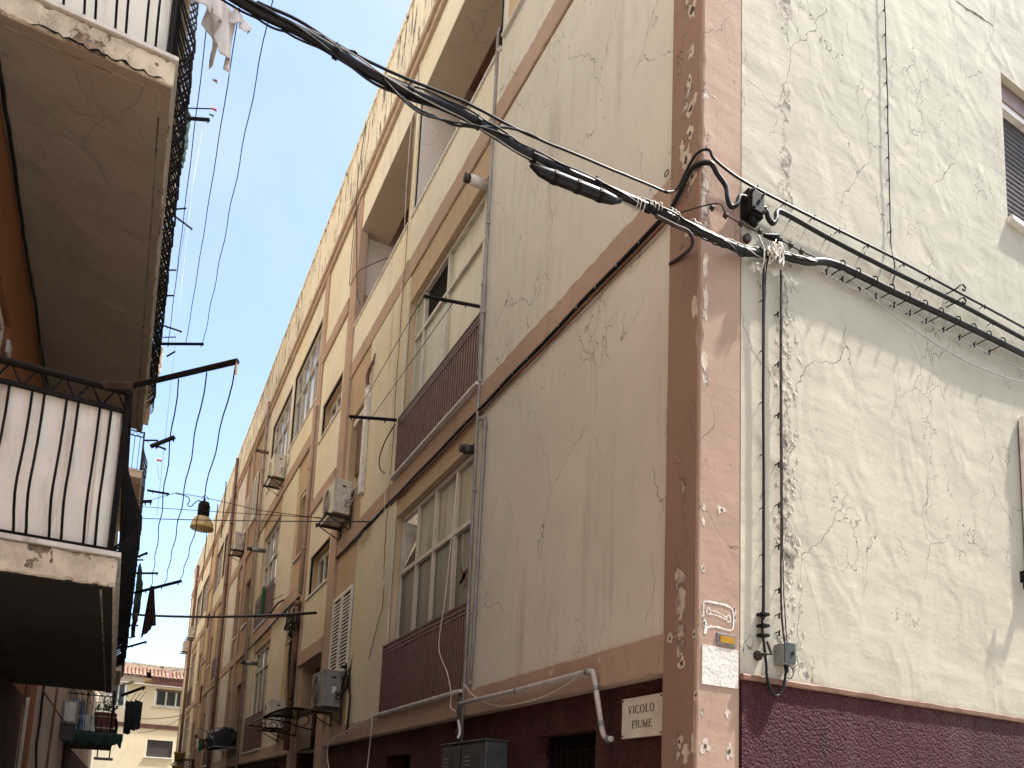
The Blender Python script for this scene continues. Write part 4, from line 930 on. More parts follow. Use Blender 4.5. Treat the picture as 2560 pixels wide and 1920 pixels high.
# second bundle clipped under the trunk, and a slack one below it
p = [RM(0.95, 5.34, 0.03), RM(1.23, 5.32, 0.03), RM(1.58, 5.345, 0.03), RM(1.96, 5.36, 0.03), RM(2.36, 5.355, 0.03), RM(2.9, 5.37, 0.03), RM(4.5, 5.42, 0.03), RM(9, 5.5, 0.03)]
k3 = cable('wall_cable', smooth_path(p, 6), 0.0065, 'cable_grey', 'thin grey cable clipped to the cream wall under the thick cable')
add_clips(k3, [RM(x, 5.335+(x-1.1)*0.022, 0.035) for x in (1.07, 1.23, 1.41, 1.58, 1.78, 1.96, 2.15, 2.36, 2.56, 2.75, 2.95)], (0, -1, 0), 0.015, out=0.05)
p = [RM(1.2, 5.40, 0.045), RM(1.42, 5.35, 0.04), RM(1.7, 5.29, 0.03), RM(2.03, 5.24, 0.03), RM(2.59, 5.2, 0.03), RM(3.1, 5.23, 0.03), RM(3.6, 5.3, 0.03), RM(5, 5.5, 0.03)]
cable('wall_cable', smooth_path(p, 6), 0.006, 'cable_grey', 'slack grey cable sagging below the clipped run on the cream wall')
hk = MB()
for x in (1.16, 1.32, 1.5, 1.68, 1.86, 2.06, 2.25, 2.46, 2.66, 2.86, 3.05):
    z = 5.41+(x-1.14)*0.045
    hk.v, hk.f = [], []
    hk.tube(smooth_path([RM(x-0.02, z-0.06, 0.0), RM(x, z-0.045, 0.05), RM(x+0.03, z-0.03, 0.085), RM(x+0.03, z+0.02, 0.085), RM(x+0.02, z+0.035, 0.06)], 4), 0.0045, 5)
    hk.build('cable_hook', 'black_iron', tr)
# drop cables
k4p = [RM(0.40, 5.215, 0.08), RM(0.45, 5.19, 0.06), RM(0.475, 5.10, 0.04), RM(0.48, 4.34, 0.03), RM(0.482, 3.57, 0.03), RM(0.478, 2.93, 0.03), RM(0.47, 2.75, 0.03), RM(0.478, 2.55, 0.05), RM(0.49, 2.43, 0.05), RM(0.53, 2.355, 0.05), RM(0.575, 2.34, 0.05), RM(0.625, 2.40, 0.05), RM(0.645, 2.50, 0.05)]
k4 = cable('drop_cable', smooth_path(k4p, 10, 0.0012), 0.0085, 'rubber', 'left drop cable falling down the cream wall and looping under the grey box', n=8)
cable('drop_cable', smooth_path([RM(0.50, 5.2, 0.06), RM(0.49, 5.0, 0.04), RM(0.488, 4.2, 0.03), RM(0.49, 3.4, 0.03), RM(0.486, 2.8, 0.03)], 10, 0.001), 0.005, 'rubber', 'thin twin cable running beside the left drop cable')
add_clips(k4, [RM(0.48, z, 0.03) for z in (4.9, 4.55, 4.2, 3.85, 3.5, 3.2, 3.0)], (0, -1, 0), 0.011, out=0.03)
for z in (2.83, 2.76, 2.70):
    m = MB(); mbox(m, RM, 0.45, 0.51, z-0.009, z+0.009, 0.0, 0.055); m.build('clamp', 'black_iron', k4, bevel=0.003)
k5p = [RM(0.63, 5.17, 0.04), RM(0.635, 4.6, 0.03), RM(0.632, 4.0, 0.03), RM(0.634, 3.4, 0.03), RM(0.63, 2.9, 0.03), RM(0.64, 2.67, 0.05)]
k5 = cable('drop_cable', smooth_path(k5p, 10, 0.0015), 0.0075, 'rust', 'right drop cable falling down the flaking strip into the grey box', n=6)
cable('drop_cable', smooth_path([RM(0.645, 5.14, 0.035), RM(0.648, 4.5, 0.028), RM(0.645, 3.8, 0.03), RM(0.65, 3.1, 0.03), RM(0.655, 2.67, 0.05)], 10, 0.0018), 0.0038, 'rubber', 'thin wire twisted beside the right drop cable')
add_clips(k5, [RM(0.612, z, 0.03) for z in (4.85, 4.5, 4.15, 3.82, 3.55, 3.28, 3.0, 2.84, 2.73)], (0, -1, 0), 0.013, out=0.04)
# feed wire down the upper wall
k6 = cable('feed_wire', smooth_path([RM(1.775, 12.5, 0.02), RM(1.78, 9, 0.02), RM(1.785, 8, 0.02), RM(1.79, 7.23, 0.02), RM(1.785, 6.55, 0.02), RM(1.785, 5.9, 0.02), RM(1.765, 5.72, 0.05), RM(1.775, 5.62, 0.05), RM(1.76, 5.5, 0.04), RM(1.72, 5.47, 0.04)], 8, 0.002), 0.0048, 'rubber', 'thin dark wire dropping straight down the upper cream wall')
add_clips(k6, [RM(1.783, z, 0.02) for z in (7.85, 7.63, 7.42, 7.21, 7.0, 6.78, 6.57, 6.38, 6.18, 5.95)], (0, -1, 0), 0.011, out=0.03)
# junction boxes
jb = thing('junction_box', RM(0.37, 5.5, 0), 'black junction box fixed across the corner joint with snaking cables', 'junction box')
m = MB(); mbox(m, RM, 0.305, 0.435, 5.425, 5.595, 0.0, 0.085); m.build('body', 'black_iron', jb, bevel=0.008)
m = MB(); mbox(m, RM, 0.315, 0.425, 5.437, 5.583, 0.0855, 0.10); m.build('cover', 'black_iron', jb, bevel=0.006)
for x, z in ((0.328, 5.45), (0.412, 5.45), (0.328, 5.57), (0.412, 5.57), (0.37, 5.51)): MB().lathe([(0.008, 0), (0.008, 0.01), (0.004, 0.014)], (XF+x, YC-0.114, z), 8, 'y').build('screw', 'black_iron', jb)
for x0, x1, z in ((0.27, 0.31, 5.52), (0.43, 0.46, 5.515)): MB().tube([RM(x0, z, 0.06), RM(x1, z, 0.06)], [0.02, 0.026], 8).build('gland', 'black_iron', jb)
MB().tube([RM(0.35, 5.43, 0.05), RM(0.36, 5.385, 0.06), RM(0.39, 5.375, 0.06)], [0.02, 0.026, 0.02], 8).build('gland', 'black_iron', jb)
gb = thing('junction_box', RM(0.645, 2.6, 0), 'small grey junction box at the foot of the drop cables', 'junction box')
m = MB(); mbox(m, RM, 0.595, 0.70, 2.535, 2.665, 0.0, 0.075); m.build('body', 'zinc', gb, bevel=0.008)
m = MB(); mbox(m, RM, 0.60, 0.695, 2.54, 2.672, 0.0755, 0.085); m.build('cover', 'meter_steel', gb, bevel=0.006)
MB().lathe([(0.012, -0.002), (0.012, 0.006), (0.006, 0.008)], (XF+0.665, YC-0.088, 2.605), 10, 'y').build('lock', 'black_iron', gb)
MB().tube([RM(0.65, 2.54, 0.05), RM(0.65, 2.49, 0.05)], [0.016, 0.012], 8).build('gland', 'rubber', gb)
tag(MB().tube(smooth_path([RM(0.68, 2.54, 0.03), RM(0.72, 2.53, 0.03), RM(0.73, 2.49, 0.03), RM(0.70, 2.46, 0.03), RM(0.67, 2.465, 0.04)], 5), 0.003, 5).build('wire_end', 'black_iron', None, True), 'short wire curl hanging from the small grey junction box', 'wire')
m = MB(); m.lathe([(0.03, 0.0), (0.03, -0.02), (0.012, -0.025), (0.012, -0.07)], RM(0.455, 2.575, 0), 10, 'y'); m.tube([RM(0.455, 2.575, 0.07), RM(0.50, 2.58, 0.075), RM(0.49, 2.66, 0.05)], 0.009, 6)
tag(m.build('cable_bracket', 'rust', None), 'rusty bracket holding the left drop cable above the plinth', 'bracket')
# plates and marks on the pilaster
MB_ = MB(); mbox(MB_, RM, 0.02, 0.296, 2.355, 2.585, 0.005, 0.011)
tag(MB_.build('scraped_patch', 'white_scrape'), 'white scraped patch left on the rose pilaster above the plinth line', 'old plaster')
ml = thing('reflector_plate', RM(0.205, 2.635, 0), 'small amber reflector plate in a metal frame on the pilaster', 'reflector')
m = MB(); mbox(m, RM, 0.13, 0.28, 2.60, 2.672, 0.005, 0.014); m.build('frame', 'zinc', ml, bevel=0.002)
m = MB(); mbox(m, RM, 0.148, 0.262, 2.614, 2.658, 0.0145, 0.019); m.build('reflector', 'gold', ml)
# painted outline of a removed sign
ol = MB()
base = [(0.035, 2.695), (0.03, 2.76), (0.03, 2.83), (0.05, 2.845), (0.13, 2.848), (0.21, 2.845), (0.255, 2.825), (0.262, 2.76), (0.25, 2.705), (0.2, 2.70), (0.13, 2.705), (0.10, 2.70), (0.075, 2.705)]
def ribbon(mb, pts, w, F, d, jit=0.004):
    pts = [Vector((*p, 0)) for p in pts]; pp = smooth_path(pts, 5); vs = []
    for i, p in enumerate(pp):
        t = (pp[min(i+1, len(pp)-1)]-pp[max(i-1, 0)]); t = t.normalized() if t.length > 0 else Vector((1, 0, 0)); nn = Vector((-t.y, t.x, 0))
        a = w/2*random.uniform(0.5, 1.3)
        for q in (p+nn*a, p-nn*a): vs.append(F(q.x+random.uniform(-jit, jit)*0.3, q.y, d))
    mb.add(vs, [(2*i, 2*i+1, 2*i+3, 2*i+2) for i in range(len(pp)-1)])
ribbon(ol, base, 0.012, RM, 0.0075); 
for a, b in (((0.07, 2.80), (0.20, 2.775)), ((0.085, 2.775), (0.215, 2.755))): ribbon(ol, [a, ((a[0]+b[0])/2, (a[1]+b[1])/2+0.006), b], 0.007, RM, 0.0075)
for c in ((0.068, 2.79), (0.222, 2.768)): ribbon(ol, [(c[0]+0.016*math.cos(a), c[1]+0.02*math.sin(a)) for a in [k*math.pi/4 for k in range(9)]], 0.008, RM, 0.0075)
ribbon(ol, [(0.03, 2.72), (0.05, 2.69), (0.04, 2.65)], 0.02, RM, 0.0075); ribbon(ol, [(0.02, 2.76), (0.06, 2.70), (0.08, 2.69)], 0.012, RM, 0.0075)
tag(ol.build('glue_outline', 'white_scrape'), 'white glue outline of a removed sign above the amber reflector', 'glue marks')
# ring and hook on the corner
tag(MB().tube([FM(0.33+0.022*math.cos(a), 5.86+0.02*math.sin(a), 0.03) for a in [k*math.pi/6 for k in range(13)]], 0.004, 5).build('wall_ring', 'rust', None, True), 'small iron ring on the wall left of the pilaster top cable', 'ring')
hp = smooth_path([at_y(1640, 540, JY-0.02), at_y(1690, 565, JY-0.03), at_y(1722, 580, JY-0.02), at_y(1732, 605, JY), at_x(1722, 625, XF-0.06), at_x(1700, 643, XF-0.04), at_x(1675, 660, XF-0.026)], 6)
tag(MB().tube(hp, 0.011, 8).build('corner_hook', 'rust', None, True), 'bent rusty hook bar bracing the thick cable at the pilaster', 'hook')
M['chip_pale'] = plaster('bare_pale_plaster', (0.66, 0.58, 0.48), (0.50, 0.42, 0.33), 9.0, 0.0, fine=0.01, pits=0, seed=30)
M['chip_dark'] = plain('dark_plaster_hole', (0.06, 0.045, 0.035), 0.95)
def chip(F, u, z, ru, rz, d, core=0.4, pale='chip_pale'):
    def blob(k, dd, mat, name, jit=0.5):
        m = MB(); n = 12; c = F(u+random.uniform(-.1, .1)*ru, z+random.uniform(-.1, .1)*rz, dd-0.0004); vs = [c]
        for i in range(n):
            a = 2*math.pi*i/n; q = k*(1+random.uniform(-jit, jit)); vs.append(F(u+ru*q*math.cos(a), z+rz*q*math.sin(a), dd))
        m.add(vs, [(0, 1+i, 1+(i+1) % n) for i in range(n)])
        return m.build(name, mat, HA)
    blob(1, d, pale, 'plaster_chip')
    if core: blob(core, d+0.0015, 'chip_dark', 'plaster_hole', 0.45)
def cpx(x, y, cy=960): return 1160+x/1.7275, cy+y/1.7275
for x, y, rx, ry, co, cy in ((890, 1097, 9, 20, .5, 960), (940, 1205, 13, 26, .4, 960), (925, 1160, 6, 15, 0, 960), (930, 1545, 12, 24, .4, 960), (957, 1592, 13, 36, 0, 960), (994, 1080, 8, 16, .4, 960), (1001, 1345, 8, 24, .4, 960), (990, 1560, 10, 40, 0, 960), (376, 1245, 5, 14, 0, 960), (435, 1262, 6, 10, .5, 960), (585, 1190, 4, 14, 0, 960),
    (985, 45, 15, 34, .5, 0), (980, 222, 9, 30, .35, 0), (975, 345, 9, 24, .4, 0), (980, 470, 14, 26, .5, 0), (975, 578, 12, 28, .5, 0), (958, 690, 22, 50, .3, 0), (1000, 1325, 12, 42, 0, 0), (985, 760, 14, 30, .3, 0), (940, 640, 8, 30, 0, 0), (1000, 420, 6, 22, 0, 0)):
    p = at_x(*cpx(x, y, cy), XF-0.026); q = at_x(*cpx(x+rx, y, cy), XF-0.026); r_ = at_x(*cpx(x, y+ry, cy), XF-0.026)
    chip(FM, p.y-YC, p.z, abs(q.y-p.y)+0.002, abs(r_.z-p.z), 0.0255 if x > 880 else 0.0285, co)
for x, y, rx, ry, co, cy in ((1024, 590, 9, 18, 0, 960), (1018, 792, 8, 16, .4, 960), (1037, 530, 8, 14, 0, 960), (1113, 545, 15, 16, .4, 960), (1135, 1420, 8, 22, 0, 960), (1040, 1565, 18, 28, .4, 960), (1145, 1590, 12, 36, .4, 960), (1166, 975, 8, 26, .4, 960), (1030, 1140, 10, 52, 0, 0), (1024, 1270, 9, 50, 0, 0), (1026, 1350, 9, 22, 0, 0), (1028, 1550, 12, 40, 0, 0), (1080, 418, 6, 6, 0, 0), (1170, 1010, 6, 14, .5, 960)):
    p = at_y(*cpx(x, y, cy), YC-0.006); q = at_y(*cpx(x+rx, y, cy), YC-0.006); r_ = at_y(*cpx(x, y+ry, cy), YC-0.006)
    chip(RM, max(p.x-XF, 0.022), p.z, abs(q.x-p.x), abs(r_.z-p.z), 0.0065, co)
# flaking render in the strip beside the drop cables
fk = MB(); rnd = random.Random(11)
for i in range(170):
    zc = rnd.choice((2.62, 2.75, 2.95, 3.1, 3.35, 3.62, 3.72, 3.85, 4.05, 4.3, 4.42, 4.6, 4.75, 4.95, 5.2, 5.25))+rnd.gauss(0, 0.06); uc = 0.73+rnd.gauss(0, 0.055); s0 = rnd.uniform(0.006, 0.026)
    c = RM(uc, zc, rnd.uniform(0.002, 0.007)); vs = [c]; n = 7
    for k in range(n):
        a = 2*math.pi*k/n; q = s0*rnd.uniform(0.5, 1.3); vs.append(RM(uc+q*math.cos(a), zc+q*1.2*math.sin(a), rnd.uniform(-0.001, 0.005)))
    fk.add(vs, [(0, 1+k, 1+(k+1) % n) for k in range(n)])
fo = fk.build('flaking_render', 'cream', HA); fo['kind'] = 'stuff'
# long open crack at the top of the side wall
oc = [at_y(2388+i*9.6, 3+i*6.2+random.uniform(-2.5, 2.5), YC-0.002) for i in range(11)]; wd = [0.002, 0.007, 0.004, 0.012, 0.007, 0.014, 0.010, 0.013, 0.006, 0.005, 0.002]; vs = []
for p, w_ in zip(oc, wd): vs += [(p.x, p.y, p.z-w_), (p.x, p.y-0.001, p.z+w_*0.6)]
MB().add(vs, [(2*i, 2*i+1, 2*i+3, 2*i+2) for i in range(10)]).build('open_crack', 'chip_dark', HA)
# cables under the first-floor course on the street face
def fcable(us, z0, z1, d, r, mat, lab, wob=0.004):
    n = 26
    p = [Vector(FM(us[0]+(us[1]-us[0])*i/n, z0+(z1-z0)*i/n-0.006*math.sin(i*1.7), d+random.uniform(0, wob))) for i in range(n+1)]
    return cable('facade_cable', smooth_path(p, 3), r, mat, lab)
k7 = fcable((0.33, 8.9), 5.545, 5.52, 0.035, 0.016, 'rubber', 'thick black cable clipped under the rose course above the first-floor window')
add_clips(k7, [FM(0.6+i*0.27, 5.535, 0.05) for i in range(30)], (-1, 0, 0), 0.010, 'zinc', out=0.04)
fcable((0.33, 6.0), 5.495, 5.49, 0.03, 0.011, 'brown_cable', 'brown painted cable just below the thick black one on the street face')
bn = MB()
for i in range(7):
    u = 7.05+random.uniform(-0.15, 0.15); bn.tube(smooth_path([FM(u, 5.54, 0.05), FM(u-0.1+random.uniform(-.1, .1), 5.42, 0.12), FM(u+0.2, 5.40+random.uniform(-.05, .05), 0.1), FM(u+0.35, 5.52, 0.05)], 5), 0.007, 5)
tag(bn.build('wire_bunch', 'rubber', None, True), 'bunch of black wires hanging at the course left of the first-floor bay', 'wire')
cable('loose_wire', smooth_path([FM(5.98, 12.2, 0.05), FM(5.99, 11, 0.04), FM(5.97, 9.2, 0.06), FM(6.03, 7.4, 0.05), FM(5.98, 6, 0.06), FM(6.05, 5, 0.05), FM(6.0, 4.2, 0.04), FM(6.15, 3.95, 0.04), FM(6.5, 3.5, 0.03)], 8, 0.004), 0.005, 'brown_cable', 'loose brown wire trailing down the beige strip beside the window bay')
cable('loose_wire', smooth_path([FM(6.12, 11.9, 0.05), FM(6.18, 10.4, 0.05), FM(6.10, 9.0, 0.05), FM(6.2, 7.8, 0.05), FM(6.14, 6.6, 0.05), FM(6.2, 5.6, 0.05), FM(5.95, 5.1, 0.05), FM(6.0, 4.3, 0.05)], 8, 0.004), 0.0045, 'white_cable', 'pale wire trailing down from the parapet left of the open loggia')
cable('loose_wire', smooth_path([FM(8.9, 13.7, 0.06), FM(9.0, 12.4, 0.10), FM(8.86, 11.2, 0.06), FM(8.6, 10.2, 0.06), FM(8.3, 9.75, 0.06)], 8, 0.003), 0.007, 'rubber', 'black wire falling from the parapet across the far loggia')
cable('loose_wire', smooth_path([FM(9.15, 12.3, 0.07), FM(9.15, 10.9, 0.07), FM(9.08, 10.6, 0.07), FM(8.4, 10.45, 0.07), FM(7.7, 10.4, -0.3)], 8, 0.002), 0.006, 'black_iron', 'dark conduit bending into the far loggia below its beam')
# ------------------------------------------------------------------ pipes on the street face
def pipe(name, pts, r, mat, label, collars=(), cat='pipe', caps=True, cm=None):
    o = tag(MB().tube(pts, r, 10).build(name, mat, None, True), label, cat)
    for c in collars:
        c = Vector(c); a = min(range(len(pts)-1), key=lambda i: (Vector(pts[i])-c).length+(Vector(pts[i+1])-c).length)
        d = (Vector(pts[a+1])-Vector(pts[a])).normalized()
        MB().tube([c-d*0.018, c+d*0.018], r*1.28, 10).build('collar', cm or mat, o)
    return o
pipe('water_pipe', [FM(3.24, 2.0, 0.04), FM(3.245, 3.3, 0.04), FM(3.26, 5.2, 0.04), FM(3.25, 8.2, 0.04), FM(3.24, 9.85, 0.04), FM(3.20, 9.88, 0.04)], 0.016, 'pipe_grey', 'long grey water pipe rising the full height beside the window bay', [FM(3.245, z, 0.04) for z in (2.75, 3.6, 4.7, 5.85, 6.6, 7.6, 8.6, 9.6)])
pipe('water_pipe', [FM(3.30, 6.98, 0.03), FM(3.30, 6.98, 0.04), FM(3.29, 5.90, 0.04), FM(3.32, 5.87, 0.05)], 0.014, 'pipe_grey', 'short grey pipe elbowed into the wall beside the upper railing', [FM(3.295, z, 0.04) for z in (6.93, 6.4, 5.95)])
pipe('water_pipe', [FM(3.20, 5.42, 0.04), FM(3.10, 5.38, 0.035), FM(3.085, 5.32, 0.03), FM(3.10, 4.2, 0.03), FM(3.11, 3.16, 0.03), FM(3.14, 2.72, 0.03)], 0.0185, 'pipe_grey', 'grey pipe offset from the riser and running down the edge of the blank wall', [FM(3.11, 5.385, 0.035), FM(3.09, 5.28, 0.03), FM(3.11, 3.4, 0.03), FM(3.14, 2.76, 0.03)])
pipe('water_pipe', [FM(3.31, 2.68, 0.04), FM(3.31, 2.25, 0.04)], 0.026, 'meter_steel', 'dark pipe union at the foot of the riser above the steel boxes', [FM(3.31, z, 0.04) for z in (2.62, 2.5, 2.3)])
pipe('conduit', [FM(3.23, 2.565, 0.075), FM(2.1, 2.555, 0.075), FM(1.03, 2.562, 0.075), FM(0.985, 2.555, 0.075), FM(0.97, 2.51, 0.07), FM(0.965, 2.17, 0.0), FM(0.955, 2.12, -0.01), FM(0.92, 2.095, -0.01), FM(0.86, 2.09, -0.015)], 0.019, 'pvc_pipe', 'pale plastic conduit along the rose course, bent down beside the street sign', [FM(2.1, 2.555, 0.075), FM(1.05, 2.562, 0.075), FM(0.97, 2.44, 0.06), FM(0.966, 2.2, 0.005), FM(0.90, 2.09, -0.012)], 'conduit', cm='zinc')
cable('loose_wire', smooth_path([FM(3.2, 2.74, 0.06), FM(2.9, 2.58, 0.06), FM(2.5, 2.47, 0.05), FM(2.2, 2.45, 0.05), FM(1.8, 2.455, 0.05), FM(1.4, 2.50, 0.06), FM(1.05, 2.575, 0.085)], 6), 0.005, 'white_cable', 'thin white wire drooping across the pale conduit')
cable('loose_wire', smooth_path([FM(3.5, 4.95, 0.12), FM(3.55, 4.3, 0.13), FM(3.65, 3.7, 0.12), FM(3.75, 3.2, 0.12), FM(3.5, 2.9, 0.12), FM(3.42, 2.7, 0.10), FM(3.45, 2.55, 0.08), FM(3.32, 2.5, 0.08)], 8), 0.005, 'white_cable', 'thin white wire hanging across the taped window and its railing')
cable('loose_wire', smooth_path([FM(3.2, 2.4, 0.1), FM(3.1, 2.28, 0.12), FM(3.05, 2.22, 0.16)], 6), 0.012, 'white_cable', 'white feed hose entering the steel boxes from above')
cable('loose_wire', smooth_path([FM(5.95, 2.69, 0.07), FM(6.5, 2.64, 0.08), FM(7.2, 2.58, 0.07), FM(7.9, 2.52, 0.08), FM(8.2, 2.42, 0.07), FM(8.25, 2.25, 0.05), FM(8.1, 2.0, 0.03), FM(7.75, 1.75, 0.03), FM(7.6, 1.4, 0.02)], 8), 0.011, 'white_cable', 'white hose trailing from the railing sill down past the grey cooling unit')
cable('loose_wire', smooth_path([FM(6.0, 2.75, 0.08), FM(6.03, 2.5, 0.07), FM(6.2, 2.2, 0.03), FM(6.25, 1.8, 0.03), FM(6.2, 1.2, 0.03)], 6), 0.008, 'white_cable', 'pale hose dropping down the plinth below the end of the railing')
wp = MB(); mbox(wp, FM, 7.36, 7.50, 6.15, 7.86, 0.024, 0.085); wp_ = wp.build('cable_duct', 'white_paint', None, bevel=0.006); tag(wp_, 'tall white plastic duct beside the brown roller shutter', 'duct')
tag(MB().tube(smooth_path([FM(7.44, 7.84, 0.06), FM(7.42, 8.02, 0.08), FM(7.36, 8.15, 0.06), FM(7.30, 8.24, 0.04), FM(7.28, 8.34, 0.03)], 5), [0.03]*10+[0.022]*5+[0.012]*6, 8).build('duct_hose', 'brown_cable', None, True), 'ragged brown lagged hose emerging from the top of the white duct', 'hose')
for us, z0, z1, r, mt, lab in (((17.55, 17.62), 0.5, 12.5, 0.04, 'copper_pipe', 'nearer painted downpipe between the two blocks'), ((17.78, 17.85), 0.5, 9.6, 0.03, 'brown_pipe', 'thinner brown downpipe beside the joint of the two blocks')):
    pipe('downpipe', [FM(us[0], z0, 0.09), FM(us[1], z1, 0.09)], r, mt, lab, [FM(us[0]+(us[1]-us[0])*k/6, z0+(z1-z0)*k/6, 0.09) for k in range(1, 6)], 'downpipe')
pipe('downpipe', [FM(23.75, 0.5, 0.12), FM(23.95, 13.4, 0.12)], 0.055, 'brown_pipe', 'dark brown downpipe rising past the parapet on the far block', [FM(23.85, z, 0.12) for z in (3, 5.6, 8.8, 11)], 'downpipe')
pipe('downpipe', [FM(24.1, 0.5, 0.12), FM(24.2, 12.6, 0.12)], 0.05, 'pipe_grey', 'grey downpipe just beyond the dark brown one', [FM(24.15, z, 0.12) for z in (3, 5.6, 8.8)], 'downpipe')
pipe('downpipe', [FM(11.2, 2.5, 0.10), FM(11.17, 4.9, 0.10), FM(11.17, 5.35, 0.10)], 0.06, 'brown_pipe', 'fat brown downpipe ending in a wire tangle by the stair pilaster', [FM(11.17, z, 0.10) for z in (3.4, 4.6, 5.3)], 'downpipe')
pipe('downpipe', [FM(11.16, 5.5, 0.09), FM(11.14, 9.3, 0.09)], 0.045, 'band', 'rose painted downpipe on the stair pilaster', [FM(11.15, z, 0.09) for z in (6.4, 8)], 'downpipe')
pipe('downpipe', [FM(37.6, 0.5, 0.1), FM(37.6, 13.2, 0.1)], 0.07, 'brown_pipe', 'farthest dark downpipe near the end of the far block', (), 'downpipe')
for u, lab in ((27.6, 'thin rod standing on the nearer stretch of the far parapet'), (30.3, 'thin rod standing on the middle of the far parapet'), (34.5, 'thin rod standing on the distant end of the parapet')):
    pipe('vent_pipe', [FM(u, 11.6, 0.08), FM(u, 13.9, 0.08), FM(u+0.3, 14.0, 0.08)], 0.02, 'black_iron', lab, (), 'vent pipe')
# tangled wires on the fat downpipe
tw = MB()
for i in range(18):
    c = Vector(FM(11.2+random.uniform(-0.1, 0.4), 5.05+random.uniform(-0.4, 0.25), 0.14)); pts = [c+Vector((random.uniform(-0.10, 0.06), random.uniform(-0.25, 0.25), random.uniform(-0.22, 0.2))) for _ in range(5)]
    tw.tube(smooth_path(pts, 4), random.choice((0.007, 0.010, 0.014)), 5)
tag(tw.build('wire_tangle', 'rubber', None, True), 'thick black tangle of wires around the fat brown downpipe', 'wire')
cable('facade_cable', smooth_path([FM(11.3, 5.3, 0.12), FM(11.5, 4.4, 0.12), FM(11.35, 3.7, 0.12), FM(11.15, 3.45, 0.12), FM(11.0, 3.55, 0.1), FM(11.05, 4.2, 0.1)], 6), 0.022, 'rubber', 'black cable loop hanging beside the stair portal')
cable('facade_cable', smooth_path([FM(11.3, 5.45, 0.08), FM(13, 5.47, 0.09), FM(15, 5.45, 0.09), FM(17.6, 5.46, 0.08)], 6), 0.02, 'rubber', 'black cable along the course above the far first-floor windows')
# ------------------------------------------------------------------ cooling units on the facade
def make_ac(label, grey=False, s=1.0):
    cm = 'ac_grey' if grey else 'ac'
    t = thing('air_conditioner', (0, 0, 0), label, 'air conditioner', 'air conditioners on the street face')
    L, D, H = 0.74*s, 0.27*s, 0.54*s               # local: x out of the wall is negative, y along the street
    MB().box(-0.05-D, -0.05, 0, L, 0, H).build('casing', cm, t, bevel=0.012)
    MB().box(-0.056-D, -0.044, -0.006, L+0.006, H-0.03, H+0.004).build('lid', cm, t, bevel=0.006)
    g_ = MB(); cy, cz, r = L*0.58, H*0.5, H*0.42
    g_.lathe([(r, 0), (r, -0.012), (r*0.95, -0.012)], (-0.05-D, cy, cz), 28, 'x', False)
    for q in (0.2, 0.36, 0.52, 0.68, 0.84): g_.lathe([(r*q+0.003, -0.010), (r*q, -0.014), (r*q-0.003, -0.010)], (-0.05-D, cy, cz), 24, 'x', False)
    for k in range(8):
        a = k*math.pi/4; g_.tube([(-0.06-D, cy, cz), (-0.062-D, cy+r*math.cos(a), cz+r*math.sin(a))], 0.004, 4)
    gr = g_.build('fan_grille', cm, t)
    MB().lathe([(r*0.98, -0.002), (0.01, -0.003)], (-0.05-D, cy, cz), 28, 'x').build('fan_well', 'dark', gr)
    p_ = MB(); p_.box(-0.04-D*0.62, -0.05-D*0.28, -0.008, 0.0, H*0.60, H*0.86); sp = p_.build('service_panel', cm, t, bevel=0.004)
    MB().box(-0.04-D*0.58, -0.05-D*0.34, -0.0105, -0.0075, H*0.78, H*0.83).build('slot', 'dark', sp)
    MB().box(-0.04-D*0.55, -0.05-D*0.30, -0.004, 0.0, H*0.38, H*0.56).build('data_plate', 'white_paint', t)
    for z in (0.14, 0.22): MB().tube([(-0.14*s, 0.0, z*s), (-0.14*s, -0.035, z*s), (-0.14*s, -0.04, z*s-0.02)], 0.013, 8).build('valve', 'zinc', t)
    for y in (0.08*s, L-0.08*s):
        b = MB(); b.box(-0.42*s, 0.0, y-0.018, y+0.018, -0.045, -0.006); b.box(-0.02, 0.0, y-0.018, y+0.018, -0.24, -0.046); b.tube([(-0.36*s, y, -0.045), (-0.015, y, -0.22)], 0.010, 5)
        b.build('bracket', 'rust', t)
    MB().box(-0.40*s, -0.38*s, 0, L, -0.047, -0.02).build('drip_rail', 'rust', t)
    h = MB()
    for k in range(3):
        h.tube(smooth_path([(-0.14*s, -0.04, (0.14+0.08*(k % 2))*s), (-0.10, -0.12-0.03*k, 0.10*s+0.05*k), (-0.05, -0.16, 0.22*s), (-0.03, -0.20-0.05*k, 0.34*s), (-0.01, -0.26-0.06*k, (0.62+0.1*k)*s)], 6), 0.011, 6)
    h.build('hoses', 'cable_grey' if not grey else 'rubber', t)
    return t
ac = make_ac('beige cooling unit on rusty brackets below the brown roller shutter'); ac.location = FM(8.0, 6.02, 0)
dup(ac, FM(14.3, 9.02, 0), 'cooling unit high up below the glazed top-floor loggias')
dup(ac, FM(20.55, 9.08, 0), 'cooling unit hung under the narrow louvre of the far terracotta bay')
dup(ac, FM(11.95, 2.98, 0), 'cooling unit half hidden behind the arched street-door canopy')
dup(ac, FM(36.0, 9.15, 0), 'upper of the two tiny distant cooling units against the sky')
dup(ac, FM(38.9, 8.95, 0), 'lower and farthest tiny cooling unit sticking out against the sky')
acg = make_ac('grey cooling unit beneath the white louvred shutters with black hoses', True, 1.0); acg.location = FM(7.72, 2.97, 0)
tag(MB().tube(smooth_path([FM(7.5, 3.2, 0.1), FM(7.42, 3.45, 0.08), FM(7.3, 3.40, 0.06), FM(7.28, 3.15, 0.05), FM(7.22, 3.05, 0.05), FM(7.24, 2.7, 0.05), FM(7.26, 2.56, 0.06)], 6), 0.016, 7).build('hose', 'rubber', None, True), 'black lagged hose dropping from the grey cooling unit', 'hose')
